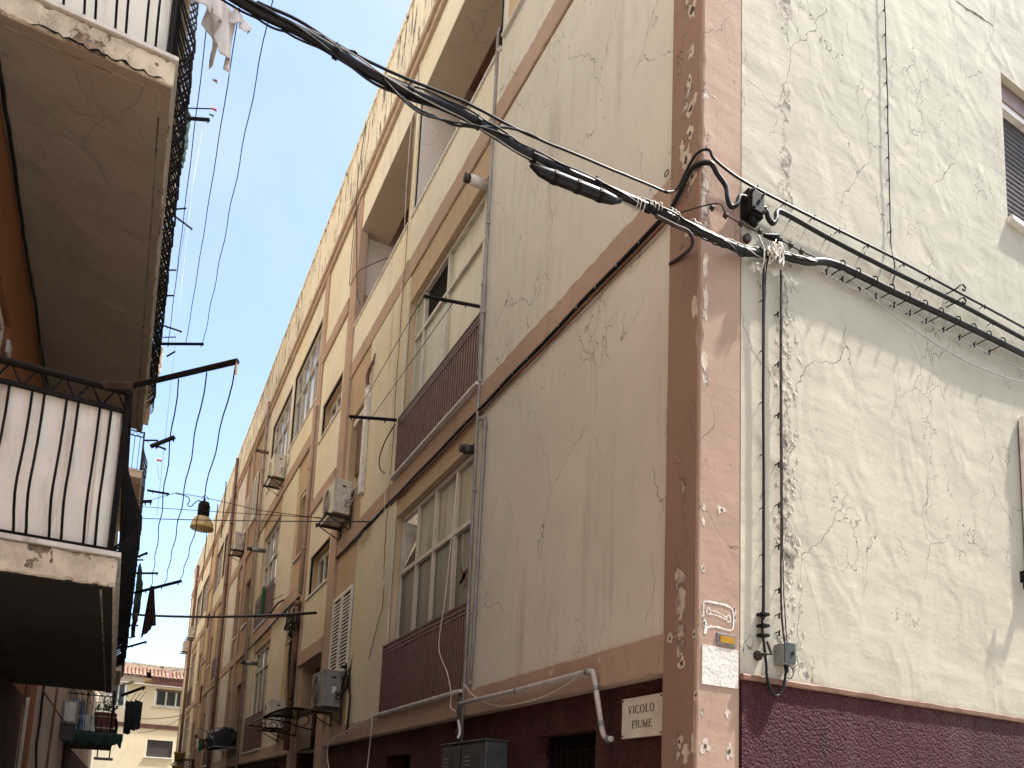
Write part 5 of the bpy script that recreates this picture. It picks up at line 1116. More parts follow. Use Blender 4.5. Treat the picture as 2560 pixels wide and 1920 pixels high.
# ------------------------------------------------------------------ small fixtures
def spot(c, d, L, r, label, mat='white_paint'):
    c, d = Vector(c), Vector(d).normalized()
    t = thing('flue_terminal', c, label, 'flue')
    MB().tube([c, c+d*L*0.35, c+d*L*0.36, c+d*L], [r*0.85, r*0.85, r, r], 12).build('tube', mat, t, True)
    MB().tube([c+d*L*1.001, c+d*(L*1.05), c+d*(L*1.052), c+d*L*1.35], [r*0.7, r*0.7, r*0.85, r*0.85], 12).build('cowl', 'slat_grey', t, True)
    return t
spot(FM(3.44, 8.2, -0.02), (-1, 0.1, 0.02), 0.2, 0.055, 'white flue terminal poking out at the top of the upper window bay')
spot(FM(3.42, 5.19, -0.02), (-1, 0.1, -0.03), 0.12, 0.05, 'grey louvred flue cap at the top corner of the taped window', 'slat_grey')
spot(FM(16.6, 7.92, -0.02), (-1, 0.1, 0), 0.34, 0.06, 'metal flue jutting from the far second-floor window', 'zinc')
spot(FM(16.2, 4.9, -0.02), (-1, 0.1, 0), 0.3, 0.055, 'metal flue jutting from the far first-floor window', 'zinc')
spot(FM(17.35, 10.9, 0.02), (-1, 0.0, 0), 0.25, 0.05, 'stubby flue beside the top-floor glazing near the downpipes', 'brown_pipe')
wl = thing('wall_lamp', FM(10.35, 3.62, -0.25), 'small white-capped wall lamp on the dark wood above the street door', 'lamp')
c = Vector(FM(10.35, 3.6, -0.15)); MB().lathe([(0.02, -0.05), (0.05, -0.04), (0.055, 0.03), (0.045, 0.05)], c, 12).build('lamp_head', 'white_paint', wl, True); MB().tube([c-Vector((0, 0, 0.05)), c+Vector((0.05, -0.03, -0.2)), c+Vector((0.11, 0, -0.25))], 0.014, 6).build('arm', 'zinc', wl)
# arched canopy over the street door
def canopy(u0, u1, zw, out, label):
    t = thing('door_canopy', FM((u0+u1)/2, zw, 0), label, 'canopy')
    vs = []; n = 14; m = MB()
    for i in range(n+1):
        a = i/n; d = out*a; z = zw+0.10*math.sin(a*math.pi*0.75)-0.24*a*a
        for k, th in enumerate((0, 0.012)):
            vs += [FM(u0, z+th, d), FM(u1, z+th, d)]
    fs = []
    for i in range(n):
        b = i*4
        fs += [(b, b+1, b+5, b+4), (b+2, b+3, b+7, b+6), (b, b+4, b+6, b+2), (b+1, b+3, b+7, b+5)]
    m.add(vs, fs+[(0, 2, 3, 1), (n*4, n*4+1, n*4+3, n*4+2)]); m.build('sheet', 'dark_glass', t)
    MB().tube([FM(u0, zw-0.17, out), FM(u1, zw-0.17, out)], 0.014, 6).build('front_bar', 'zinc', t)
    for u in (u0+0.05, u1-0.05):
        b = MB(); b.tube([FM(u, zw-0.32, 0), FM(u, zw+0.02, 0)], 0.014, 6)
        b.tube(smooth_path([FM(u, zw-0.3, 0.0), FM(u, zw-0.26, out*0.3), FM(u, zw-0.2, out*0.6), FM(u, zw-0.17, out)], 5), 0.012, 6)
        b.tube([FM(u, zw+0.02-0.0*k, out*0.0) if k == 0 else FM(u, zw+0.10*math.sin(k/8*math.pi*0.75)-0.24*(k/8)**2-0.01, out*k/8) for k in range(9)], 0.012, 6)
        for cx, r in ((0.22, 0.09), (0.48, 0.07), (0.68, 0.045)):
            b.tube([FM(u, zw-0.13-0.04*cx+r*math.sin(a), out*cx+r*math.cos(a)) for a in [k*math.pi/7 for k in range(12)]], 0.010, 5)
        b.build('bracket', 'black_iron', t)
    return t
canopy(9.42, 10.98, 3.06, 0.86, 'dark arched canopy on scroll brackets over the nearer street door')
canopy(29.4, 31.0, 2.98, 0.86, 'small distant arched canopy at the far block')
# street sign
sg = thing('street_sign', FM(0.585, 2.22, -0.07), 'white street name plate reading Vicolo Fiume on the dark red plinth', 'street sign')
DS = -0.045
m = MB(); mbox(m, FM, 0.372, 0.80, 2.088, 2.352, -0.07, DS); m.build('plate', 'sign_white', sg, bevel=0.004)
for u, z in ((0.388, 2.104), (0.784, 2.104), (0.388, 2.336), (0.784, 2.336)): MB().lathe([(0.007, 0.0), (0.006, -0.004), (0.002, -0.006)], FM(u, z, DS), 8, 'x').build('screw', 'rust', sg)
def letters(word, uc, z0, h, wide, thin=0.16, gap=0.16):
    """Roman capitals with thick and thin strokes and small serifs; u decreases to the reader's right"""
    T, t, sf = 0.15, 0.065, 0.05
    W_ = {'V': .82, 'I': .30, 'C': .78, 'O': .86, 'L': .62, 'F': .60, 'U': .82, 'M': 1.0, 'E': .64}
    tot = sum(W_[c] for c in word)+gap*(len(word)-1); k = wide/tot; x = 0; mb = MB(); d0, d1 = DS+0.0003, DS+0.0022
    P = lambda a, b: (uc+wide/2-a*k, z0+b*h)
    def stroke(a, b, w):
        (ax, az), (bx, bz) = a, b; tx, tz = bx-ax, bz-az; L = math.hypot(tx*k, tz*h) or 1
        if abs(tz*h) > abs(tx*k): q = [(ax-w/2, az), (ax+w/2, az), (bx+w/2, bz), (bx-w/2, bz)]
        else: q = [(ax, az-w/2), (bx, bz-w/2), (bx, bz+w/2), (ax, az+w/2)]
        mb.hexa([FM(*P(*p), d0) for p in q], [FM(*P(*p), d1) for p in q])
    def ser(cx, z): stroke((cx-0.15, z), (cx+0.15, z), 0.035)
    def arc(cx, cz, rx, rz, a0, a1, n=22):
        vs = []
        for i in range(n+1):
            a = a0+(a1-a0)*i/n; th = t+(T-t)*abs(math.cos(a))**1.3
            for q in (1, -1):
                vs.append((cx+(rx+q*th/2)*math.cos(a), cz+(rz+q*0.035)*math.sin(a)))
        for i in range(n):
            q = [vs[2*i], vs[2*i+1], vs[2*i+3], vs[2*i+2]]
            mb.hexa([FM(*P(*p), d0) for p in q], [FM(*P(*p), d1) for p in q])
    for ch in word:
        w = W_[ch]
        if ch == 'I': stroke((x+w/2, 0), (x+w/2, 1), T); ser(x+w/2, 0.015); ser(x+w/2, 0.985)
        elif ch == 'V': stroke((x+.13, 1), (x+w/2, 0), T); stroke((x+w-.10, 1), (x+w/2, 0), t); ser(x+.13, .985); ser(x+w-.1, .985)
        elif ch == 'O': arc(x+w/2, .5, w/2-.07, .49, 0, 2*math.pi, 30)
        elif ch == 'C': arc(x+w/2, .5, w/2-.07, .49, math.radians(48), math.radians(312), 26); stroke((x+w-.07, .74), (x+w-.07, .96), .04); stroke((x+w-.07, .04), (x+w-.07, .24), .04)
        elif ch == 'L': stroke((x+.14, 0), (x+.14, 1), T); ser(x+.14, .985); stroke((x, .03), (x+w, .03), .06); stroke((x+w-.03, .0), (x+w-.03, .22), .05)
        elif ch == 'F':
            stroke((x+.14, 0), (x+.14, 1), T); ser(x+.14, .015); stroke((x, .97), (x+w, .97), .06); stroke((x+w-.03, .8), (x+w-.03, 1), .05); stroke((x+.14, .53), (x+w-.12, .53), .05); stroke((x+w-.13, .43), (x+w-.13, .63), .04)
        elif ch == 'E':
            stroke((x+.14, 0), (x+.14, 1), T); stroke((x, .97), (x+w, .97), .06); stroke((x, .03), (x+w, .03), .06); stroke((x+.14, .53), (x+w-.12, .53), .05)
            for a, b, q in ((.8, 1, .03), (0, .2, .02), (.43, .63, .14)): stroke((x+w-q, a), (x+w-q, b), .045)
        elif ch == 'U': stroke((x+.14, .3), (x+.14, 1), T); stroke((x+w-.1, .3), (x+w-.1, 1), t); ser(x+.14, .985); ser(x+w-.1, .985); arc(x+w/2+.02, .31, w/2-.12, .29, math.pi, 2*math.pi, 16)
        elif ch == 'M': stroke((x+.1, 0), (x+.1, 1), t); stroke((x+w-.14, 0), (x+w-.14, 1), T); stroke((x+.1, 1), (x+w/2, .05), T); stroke((x+w-.14, 1), (x+w/2, .05), t); ser(x+.1, .015); ser(x+w-.14, .015)
        x += w+gap
    return mb
letters('VICOLO', 0.592, 2.245, 0.052, 0.275).build('lettering', 'ink', sg); letters('FIUME', 0.580, 2.148, 0.050, 0.205).build('lettering', 'ink', sg)
def smear(pts, mat, d):
    ribbon(mb_ := MB(), pts, 0.004, FM, d); return mb_
for pts in ([(0.45, 2.27), (0.42, 2.31), (0.40, 2.25), (0.43, 2.21), (0.46, 2.24), (0.45, 2.27)], [(0.76, 2.24), (0.74, 2.20), (0.72, 2.12), (0.75, 2.11), (0.77, 2.18), (0.76, 2.24)]): smear(pts, 'cable_grey', DS+0.0012).build('glue_trace', 'pvc_pipe', sg)
# steel meter boxes
def meter_box(u, w, label):
    t = thing('meter_box', FM(u, 1.6, -0.07), label, 'meter box', 'steel meter boxes on the plinth')
    m = MB(); mbox(m, FM, u, u+w, 1.45, 2.165, -0.07, 0.15); m.build('cabinet', 'meter_steel', t, bevel=0.012)
    m = MB(); mbox(m, FM, u-0.012, u+w+0.012, 2.166, 2.182, -0.07, 0.165); m.build('lid', 'meter_steel', t, bevel=0.004)
    m = MB(); mbox(m, FM, u+0.03, u+w-0.03, 1.50, 2.14, 0.15, 0.158); d = m.build('door', 'meter_steel', t, bevel=0.004)
    for k in range(3):
        q = MB(); mbox(q, FM, u+w-0.20, u+w-0.09, 2.03-k*0.035, 2.042-k*0.035, 0.158, 0.166); q.build('vent', 'zinc', d)
    MB().tube([FM(u+w*0.25, 2.18, 0.06), FM(u+w*0.75, 2.19, 0.06)], 0.018, 6).build('hasp', 'black_iron', t)
    return t
meter_box(2.48, 0.50, 'right-hand steel meter box below the grey risers'); meter_box(3.05, 0.40, 'narrower steel meter box on the left of the pair below the risers')
# drying arms fixed to the window bays
def arm(p, q, r, label, pegs=0, mat='black_iron'):
    p, q = Vector(p), Vector(q)
    t = tag(MB().tube([p, q], r, 7).build('clothes_pole', mat, None), label, 'clothes pole')
    for k in range(pegs):
        c = p+(q-p)*(0.25+0.7*k/max(1, pegs-1)); MB().tube([c, c-Vector((0, 0, r*2.2))], r*0.35, 5).build('eyelet', mat, t)
    return t
arm(FM(5.9, 6.63, 0.05), FM(6.15, 6.63, 0.62), 0.022, 'black drying arm at the far end of the upper railing', 3)
arm(FM(3.3, 6.68, 0.06), FM(3.45, 6.68, 0.62), 0.018, 'black drying arm at the near end of the upper railing', 3)
for a, b, lab in ((0.55, 0.60, 'inner clothes line between the two arms of the upper railing'), (0.35, 0.30, 'outer clothes line between the two arms of the upper railing')):
    cable('clothes_line', [FM(6.0+a*0.25, 6.64, a), FM(3.4, 6.72, b)], 0.0035, 'black_iron', lab, 'clothes line')
cable('loose_wire', smooth_path([FM(5.95, 6.6, 0.05), FM(6.2, 6.45, 0.10), FM(6.42, 6.28, 0.10), FM(6.45, 6.15, 0.06), FM(6.35, 6.08, 0.04)], 6), 0.009, 'brown_cable', 'curved brown wire hanging under the far drying arm')
# ------------------------------------------------------------------ lane lamps and the wires across
def lane_lamp(c, s, label):
    t = thing('hanging_lamp', c, label, 'street lamp')
    c = Vector(c)
    prof = [(0.05, 0.0), (0.088, -0.01), (0.092, -0.05), (0.105, -0.07), (0.105, -0.26), (0.09, -0.275), (0.09, -0.30)]
    MB().lathe([(r*s, z*s) for r, z in prof], c, 20).build('housing', 'black_iron', t, True)
    dome = [(0.088, -0.29), (0.13, -0.31), (0.165, -0.36), (0.19, -0.43), (0.203, -0.50), (0.208, -0.53), (0.200, -0.53), (0.185, -0.44), (0.155, -0.36), (0.085, -0.305)]
    MB().lathe([(r*s, z*s) for r, z in dome], c, 28, 'z', False).build('shade', 'amber', t, True)
    MB().lathe([(0.203*s, -0.528*s), (0.0005, -0.54*s)], c, 28).build('lens', 'amber', t, True)
    h = MB(); h.tube([c, c+Vector((0, 0, 0.07*s))], 0.014*s, 6); h.tube(smooth_path([c+Vector((-0.06*s, 0, 0.05*s)), c+Vector((0, 0, 0.13*s)), c+Vector((0.07*s, 0, 0.05*s))], 5), 0.006*s, 5)
    h.build('hanger', 'black_iron', t)
    return t
LY = 17.05
lc = at_y(511.5, 1255, LY)
lane_lamp(lc, 1.14, 'amber dome lamp hung from wires over the lane, the nearer of two')
l2 = at_y(373, 1681, 38.0)
lane_lamp(l2, 0.93, 'tiny distant amber dome lamp in front of the tiled roof')
fa = Vector((XF-0.02, YC+10.05, 6.64))
fb = at_y(376, 1206, 19.5)
def span(a, b, sag, n=14): return [a.lerp(b, i/n)-Vector((0, 0, sag*4*(i/n)*(1-i/n))) for i in range(n+1)]
cable('span_wire', span(fa+Vector((0, 0.1, 0.05)), Vector((XL, 21.2, 8.75)), 0.02), 0.0065, 'black_iron', 'topmost steel wire stretched across the lane above the nearer lamp', 'wire')
w2 = [fa, at_y(650, 1276, 14.6), lc+Vector((0, 0, 0.10)), at_y(440, 1232, 18.3), Vector((XL, 21.0, 8.35))]
cable('span_wire', w2, 0.0065, 'black_iron', 'steel wire carrying the nearer lamp across the lane', 'wire')
cable('lamp_lead', smooth_path([lc+Vector((-0.1, 0, 0.02)), at_y(488, 1256, LY), at_y(478, 1266, LY), at_y(469, 1262, LY), at_y(474, 1252, 17.2), at_y(470, 1243, 17.4), at_y(458, 1238, 17.8), at_y(440, 1234, 18.3)], 5), 0.010, 'rubber', 'kinked black lead feeding the nearer lamp', 'cable')
cable('span_wire', span(Vector(FM(6.74, 5.5, 0.05)), Vector((XL, 20.6, 8.2)), 0.03), 0.009, 'rubber', 'black wire crossing the lane in front of the lamp shade', 'wire')
cable('span_cable', span(at_x(790, 1532, XF-0.25), Vector((XL, 20.9, 5.95)), 0.12), 0.024, 'rubber', 'grey cable crossing the lane low to a curved bracket on the far block', 'cable')
br = smooth_path([Vector(FM(13.0, 5.82, 0.02)), Vector(FM(13.05, 5.72, 0.16)), Vector(FM(13.3, 5.55, 0.25)), Vector(FM(13.7, 5.52, 0.30)), at_x(790, 1532, XF-0.25)], 6)
tag(MB().tube(br, 0.02, 7).build('cable_bracket', 'rust', None, True), 'curved bracket holding the low lane cable at the far window bay', 'bracket')
cable('span_wire', span(Vector(FM(13.4, 6.0, 0.02)), at_y(640, 1520, 15.5), 0.0), 0.008, 'rubber', 'short stay wire above the curved cable bracket', 'wire')
cable('span_wire', span(Vector(FM(38.5, 5.6, 0.05)), Vector((0.8, 49.9, 5.95)), 0.1), 0.018, 'rubber', 'thin wire across the cream front of the end house', 'wire')
cable('span_wire', span(Vector(FM(37.5, 5.5, 0.05)), Vector((1.1, 49.9, 5.15)), 0.25), 0.014, 'rubber', 'slack wire drooping below the plum course of the end house', 'wire')
cable('span_wire', span(Vector((XL, 37, 8.0)), l2+Vector((0, 0, 0.08)), 0.05), 0.008, 'black_iron', 'thin wire carrying the distant lamp from the left-hand side', 'wire')
cable('span_wire', span(l2+Vector((0, 0, 0.08)), Vector((XF, 39, 7.6)), 0.05), 0.008, 'black_iron', 'thin wire carrying the distant lamp from the right-hand side', 'wire')
# ------------------------------------------------------------------ drying arms, lines and laundry on the left
def wav(a, b, sag, w, n=28):
    a, b = Vector(a), Vector(b); return [a.lerp(b, i/n)-Vector((0, 0, sag*4*(i/n)*(1-i/n)))+Vector((math.sin(i*1.3)*w, 0, math.cos(i*0.9)*w)) for i in range(n+1)]
n0, n1 = at_y(326, 966, 4.58), at_y(594, 903, 4.0)
f0, f1 = at_y(338, 1482, 9.5), at_y(452, 1453, 8.66)
na = arm(n0, n1, 0.0155, 'long black drying arm bolted to the lower near railing', 0)
MB().tube([n0-Vector((0.13, -0.06, 0.0)), n0+Vector((0.02, -0.02, 0))], 0.023, 8).build('bracket', 'rust', na)
tag(MB().tube([n1-Vector((0.004, 0, 0.01)), n1-Vector((0.002, 0, 0.075))], 0.006, 4).build('clothes_peg', 'wood_peg'), 'wooden peg at the tip of the long lower drying arm', 'peg')
arm(f0, f1, 0.017, 'black drying arm at the far end of the lower near balcony', 3)
for t1, t2, lab in ((0.47, 0.36, 'innermost wavy clothes line of the lower near balcony'), (0.73, 0.66, 'middle wavy clothes line of the lower near balcony'), (0.985, 0.985, 'outermost wavy clothes line of the lower near balcony')):
    cable('clothes_line', wav(n0.lerp(n1, t1)-Vector((0, 0, 0.03)), f0.lerp(f1, t2)+Vector((0, 0, 0.0)), 0.10, 0.006), 0.0036, 'black_iron', lab, 'clothes line')
zr2 = LV[1]+0.195+0.95
m0, m1 = Vector((-0.05, 9.62, zr2-0.03)), at_y(509.5, 860, 9.5)
arm(m0, m1, 0.017, 'black drying arm at the far end of the upper near balcony', 2)
arm((-0.12, 4.7, zr2), (0.44, 4.62, zr2+0.02), 0.016, 'black drying arm at the near end of the upper near railing', 0)
for x, tt, w_, lab in ((0.245, 0.62, 0.002, 'long clothes line of the upper near balcony, second from the wall'), (0.43, 0.98, 0.006, 'outermost wavy clothes line of the upper near balcony'), (0.06, 0.25, 0.002, 'clothes line of the upper near balcony closest to its railing')):
    cable('clothes_line', wav((x, 4.64, zr2), m0.lerp(m1, tt), 0.03, w_), 0.0036, 'black_iron', lab, 'clothes line')
def cloth(name, mat, path, z1, label, cat, group=None, nz=16, fold=0.03, seed=1, taper=None, thick=0.004, cut=None):
    """cloth hung from a line; path = points along the line, z1 = hem height, folds deepen downwards"""
    rnd = random.Random(seed); ph = [rnd.uniform(0, 6) for _ in range(6)]
    pp = smooth_path(path, 10); n = len(pp); vs = []
    L = (pp[-1]-pp[0]); nrm = Vector((L.y, -L.x, 0)).normalized()
    cen = sum(pp, Vector())/n
    for k in range(nz+1):
        t = k/nz
        for i, p in enumerate(pp):
            s = i/(n-1)
            hem = z1+(cut(s) if cut else 0)
            z = p.z+(hem-p.z)*t
            amp = fold*(0.25+t)
            o = amp*(math.sin(s*14+ph[0]+t*1.5)+0.6*math.sin(s*27+ph[1]-t*2)+0.4*math.sin(s*6+ph[2]+t*4))
            q = p.copy()
            if taper: q = cen+(p-cen)*(1+(taper-1)*t)
            vs.append((q.x+nrm.x*o, q.y+nrm.y*o, z+0.01*math.sin(s*9+ph[3])*t))
    fs = [(k*n+i, k*n+i+1, (k+1)*n+i+1, (k+1)*n+i) for k in range(nz) for i in range(n-1)]
    o = MB().add(vs, fs).build(name, mat, None, True)
    m = o.modifiers.new('thickness', 'SOLIDIFY'); m.thickness = thick
    return tag(o, label, cat, group)
cloth('laundry', 'white_cloth', [Vector((-0.03, 4.75, zr2)), Vector((0.05, 4.95, zr2-0.02)), Vector((0.13, 5.2, zr2-0.01))], 6.58, 'white garment hung nearest the upper railing beside the thick cable', 'laundry', seed=3, fold=0.022, cut=lambda s: 0.13*math.sin(s*3.0))
cloth('laundry', 'white_cloth', [Vector((0.07, 4.92, zr2)), Vector((0.16, 5.02, zr2-0.01)), Vector((0.245, 5.12, zr2))], 6.5, 'white shirt with a dangling sleeve hung second from the railing', 'laundry', seed=5, fold=0.024, taper=0.78, cut=lambda s: 0.30*(1-s)**1.5)
cloth('laundry', 'white_cloth', [Vector((0.20, 5.0, zr2)), Vector((0.26, 5.06, zr2)), Vector((0.33, 5.1, zr2-0.02))], 6.83, 'white cloth corner fluttering under the thick cable at the top', 'laundry', seed=8, fold=0.015, cut=lambda s: 0.08*s)
tz = at_y(385, 1466, 8.95).z
cloth('striped_towel', 'stripe_cloth', [Vector((0.165, 8.97, tz)), Vector((0.18, 8.95, tz)), Vector((0.20, 8.93, tz))], at_y(360, 1598, 8.95).z, 'dark striped towel hanging by one corner from the far arm of the lower balcony', 'towel', seed=4, fold=0.008, taper=3.6, cut=lambda s: 0.16*s)
for (pa, pb, Y, r, lab) in ((('c1', 795, 510), ('c1', 905, 518), 9.66, 0.022, 'thick drying arm on the third balcony, its end cut square'), (('c1', 800, 467), ('c1', 915, 470), 9.4, 0.007, 'thin rod with a red peg above the thick drying arm'),
    (('c1', 745, 905), ('c1', 805, 900), 20, 0.02, 'small drying arm high on the farther balconies, uppermost'), (('c1', 750, 930), ('c1', 830, 990), 19.4, 0.024, 'slanting drying arm of the fifth-floor farther balcony'), (('c1', 730, 1167), ('c1', 760, 1167), 20, 0.02, 'stubby rod on the farther balconies beside the soffit edge'),
    (('c1', 710, 1277), ('c1', 750, 1277), 19.4, 0.02, 'short rod of the farther balconies with a wing nut'), (('c1', 702, 1405), ('c1', 785, 1433), 19.4, 0.022, 'slanting rod just above the long far drying arm'), (('c1', 705, 1457), ('c1', 760, 1456), 20, 0.014, 'thin level rod just above the long far drying arm'),
    (('c1', 720, 1540), ('c1', 757, 1518), 19.4, 0.02, 'short forked rod just below the long far drying arm'), (('y8', 310, 205), ('y8', 475, 140), 19.3, 0.05, 'stout black drying arm on the farther third-floor balcony'), (('y8', 340, 195), ('y8', 412, 222), 19.4, 0.024, 'thin dark rod crossing under the stout drying arm'),
    (('y8', 270, 163), ('y8', 360, 163), 19.8, 0.022, 'level rod above the stout drying arm'), (('y8', 290, 497), ('y8', 435, 522), 18.5, 0.026, 'dark rod below the farther third-floor balcony slab'), (('y8', 265, 572), ('y8', 315, 570), 19.4, 0.04, 'short stout rod under the third-floor wires'),
    (('y8', 225, 942), ('y8', 290, 915), 19.4, 0.028, 'hooked rod on the farther second-floor balcony'), (('y8', 222, 963), ('y8', 260, 963), 19.4, 0.02, 'tiny level rod below the hooked rod'), (('y8', 215, 1052), ('y8', 362, 1052), 19.4, 0.026, 'level drying arm of the farther second-floor balcony'),
    (('y8', 160, 1545), ('y8', 285, 1510), 27, 0.036, 'drying arm low against the sky above the tiled roof'), (('y8', 175, 1400), ('y8', 228, 1401), 30, 0.03, 'small rod between the striped towel and the black railing'), (('y8', 168, 1485), ('y8', 208, 1475), 30, 0.026, 'smallest rod below the striped towel'),
    (('y4', 225, 720), ('y4', 530, 610), 19.0, 0.034, 'long drying arm over the green-netted balcony'), (('y4', 218, 585), ('y4', 388, 540), 27, 0.03, 'pale drying rod in front of the end house wall')):
    cc = {'c1': (0, 0, 1.728), 'y8': (260, 1040, 2.676), 'y4': (260, 1600, 5.183)}
    a = at_y(cc[pa[0]][0]+pa[1]/cc[pa[0]][2], cc[pa[0]][1]+pa[2]/cc[pa[0]][2], Y); b = at_y(cc[pb[0]][0]+pb[1]/cc[pb[0]][2], cc[pb[0]][1]+pb[2]/cc[pb[0]][2], Y-0.15)
    if 'pale' in lab: arm(a, b, r, lab, 0, 'wood_peg')
    else: arm(a, b, r, lab, 2 if r > 0.021 else 0)
for px, py, Y, m, lab in ((530, 272, 9.3, 'red_peg', 'red clothes peg on the thin rod'), (523, 286, 9.3, 'green_peg', 'green clothes peg below the red one'), (532, 200, 5.6, 'wood_peg', 'wooden peg on the upper clothes line'), (392, 1150, 19.2, 'red_peg', 'tiny red peg dangling below the stout drying arm')):
    p = at_y(px, py, Y); s_ = Y/9.3; MBp = MB(); MBp.tube([p, p+Vector((0.05*s_, 0, 0.01))], 0.011*s_, 5); MBp.tube([p+Vector((0, 0, 0.015*s_)), p+Vector((0.05*s_, 0, -0.01))], 0.008*s_, 5)
    tag(MBp.build('clothes_peg', m), lab, 'peg')
for xa, ya, xb, yb, Y, lab in ((478, 490, 392, 1290, 19.6, 'faint thin line dropping past the upper far drying arm'), (505, 330, 440, 700, 15, 'faint line on the sky left of the laundry lines'), (388, 1130, 398, 1200, 19.5, 'short line of pegs below the stout drying arm')):
    cable('clothes_line', [at_y(xa, ya, Y), at_y(xb, yb, Y)], 0.004, 'zinc', lab, 'clothes line')
def net(y0, y1, z0, z1, x, mat, label, name='shade_net', cat='net'):
    vs = []; n = 26; nz = 8
    for k in range(nz+1):
        for i in range(n+1):
            y = y0+(y1-y0)*i/n; z = z0+(z1-z0)*k/nz
            vs.append((x+0.04*math.sin(i*1.1+k*0.4)+0.02*math.sin(i*2.7)+(0.05 if 2 < k < 6 else 0), y, z+0.05*math.sin(i*0.8)*(1-k/nz)))
    o = MB().add(vs, [(k*(n+1)+i, k*(n+1)+i+1, (k+1)*(n+1)+i+1, (k+1)*(n+1)+i) for k in range(nz) for i in range(n)]).build(name, mat, None, True)
    o.modifiers.new('thickness', 'SOLIDIFY').thickness = 0.006
    return tag(o, label, cat)
net(19.5, 21.0, LV[5]+0.05, LV[5]+0.75, 0.0, 'green_net', 'green shade net on the highest farther balcony')
net(19.6, 22.8, LV[1]-0.1, LV[1]+1.15, 0.10, 'green_net', 'green shade net draped on the farther second-floor balcony')
net(19.5, 20.6, LV[3]-0.05, LV[3]+0.5, -0.03, 'left_beige', 'pale cloth hung on the farther fourth-floor balcony')
# the green-netted balcony at the end of the lane
gn = MB(); n = 40; vs = []
for k in range(5):
    for i in range(n+1):
        x = XL+0.02+(0.13+1.03+0.0-0.02)*i/n
        z = LV[0]+0.20-0.072*k; vs.append((x-0.02*(k > 2), 19.36-0.012*math.sin(k*0.9)-0.012*math.sin(i*1.9+k), z+0.05*math.sin(i*0.7+1.3)*(k/4)+0.03*math.sin(i*1.9)*(k/4)+random.uniform(-0.01, 0.01)))
gn.add(vs, [(k*(n+1)+i, k*(n+1)+i+1, (k+1)*(n+1)+i+1, (k+1)*(n+1)+i) for k in range(4) for i in range(n)])
o = gn.build('shade_net', 'green_net', None, True); o.modifiers.new('t', 'SOLIDIFY').thickness = 0.006; tag(o, 'torn green net wrapped round the slab of the lowest farther balcony', 'net')
zb = LV[0]+0.195
pt = thing('plant_pot', (-0.27, 19.95, zb), 'large ribbed terracotta tub on the green-netted balcony', 'plant pot')
MB().lathe([(0.17, 0), (0.19, 0.1), (0.205, 0.24), (0.22, 0.40), (0.235, 0.46), (0.235, 0.50), (0.2, 0.50), (0.19, 0.45)], (-0.27, 19.95, zb), 24).build('tub', 'red_pot', pt, True)
for z in (0.14, 0.40): MB().lathe([(0.2+z*0.06, z-0.012), (0.212+z*0.06, z), (0.2+z*0.06, z+0.012)], (-0.27, 19.95, zb), 24, 'z', False).build('hoop', 'marble', pt)
lf = MB()
for i in range(110):
    c = Vector((-0.27+random.gauss(0, 0.16), 19.95+random.gauss(0, 0.14), zb+0.55+abs(random.gauss(0, 0.16)))); u = Vector((random.uniform(-1, 1), random.uniform(-1, 1), random.uniform(-1, 1))).normalized(); v = u.orthogonal().normalized()
    lf.quad(c-u*0.05, c+v*0.022, c+u*0.05, c-v*0.022)
lf.build('foliage', 'leaf', pt)
bt = None
for i in range(6):
    x, y = -0.92+0.095*(i % 3), 19.62+0.1*(i//3)
    if bt is None:
        bt = tag(MB().lathe([(0.042, 0), (0.045, 0.02), (0.045, 0.20), (0.036, 0.22), (0.045, 0.24), (0.04, 0.30), (0.015, 0.35), (0.015, 0.38)], (0, 0, 0), 12).build('water_bottle', 'blue_plastic', None, True), 'blue water bottle packed in the corner of the green-netted balcony', 'bottle', 'blue bottles on the balcony'); bt.location = (x, y, zb)
    else:
        c = bt.copy(); C.objects.link(c); c.location = (x, y, zb)
for i in range(3):
    c = bt.copy(); C.objects.link(c); c.location = (-0.92+0.095*i, 19.66, zb+0.385)
cb = thing('cabinet', (-0.62, 20.1, zb), 'small pale cabinet standing on the green-netted balcony', 'cabinet')
MB().box(-0.76, -0.48, 19.9, 20.2, zb, zb+0.42).build('body', 'white_sheet', cb); MB().box(-0.745, -0.495, 19.885, 19.899, zb+0.02, zb+0.4).build('door', 'marble', cb)
for i, (px, py, Y, h, lab) in enumerate(((330, 1757, 19.4, 0.72, 'dark garment closest to the green-netted balcony'), (341, 1757, 18.9, 0.62, 'dark garment in the middle of the three on the far arm'), (353, 1755, 18.4, 0.6, 'dark garment outermost on the far arm, before the end house'))):
    p = at_y(px-10, py-6, Y); q = at_y(px-2, py, Y)
    cloth('laundry', 'dark_cloth', [p-Vector((0.04, 0, 0)), (p+q)/2, q+Vector((0.05, 0, 0))], q.z-h, lab, 'laundry', seed=20+i, fold=0.012, taper=0.9)
    cable('clothes_line', [at_y(px+12, py-26, Y), (p+q)/2], 0.005, 'black_iron', 'short cord holding the '+lab.replace('closest to', 'by').split(',')[0], 'clothes line')
cbx = thing('air_conditioner', LM(18.2, 2.7, 0), 'old cooling unit on the left wall before the green-netted balcony', 'air conditioner')
MB().box(XL+0.01, XL+0.28, 18.0, 18.6, 2.95, 3.42).build('casing', 'ac_grey', cbx, bevel=0.015); MB().box(XL+0.02, XL+0.24, 18.05, 18.55, 2.62, 2.945).build('drip_box', 'slat_grey', cbx); MB().box(XL+0.05, XL+0.24, 17.985, 17.999, 3.0, 3.38).build('side_panel', 'ac', cbx)
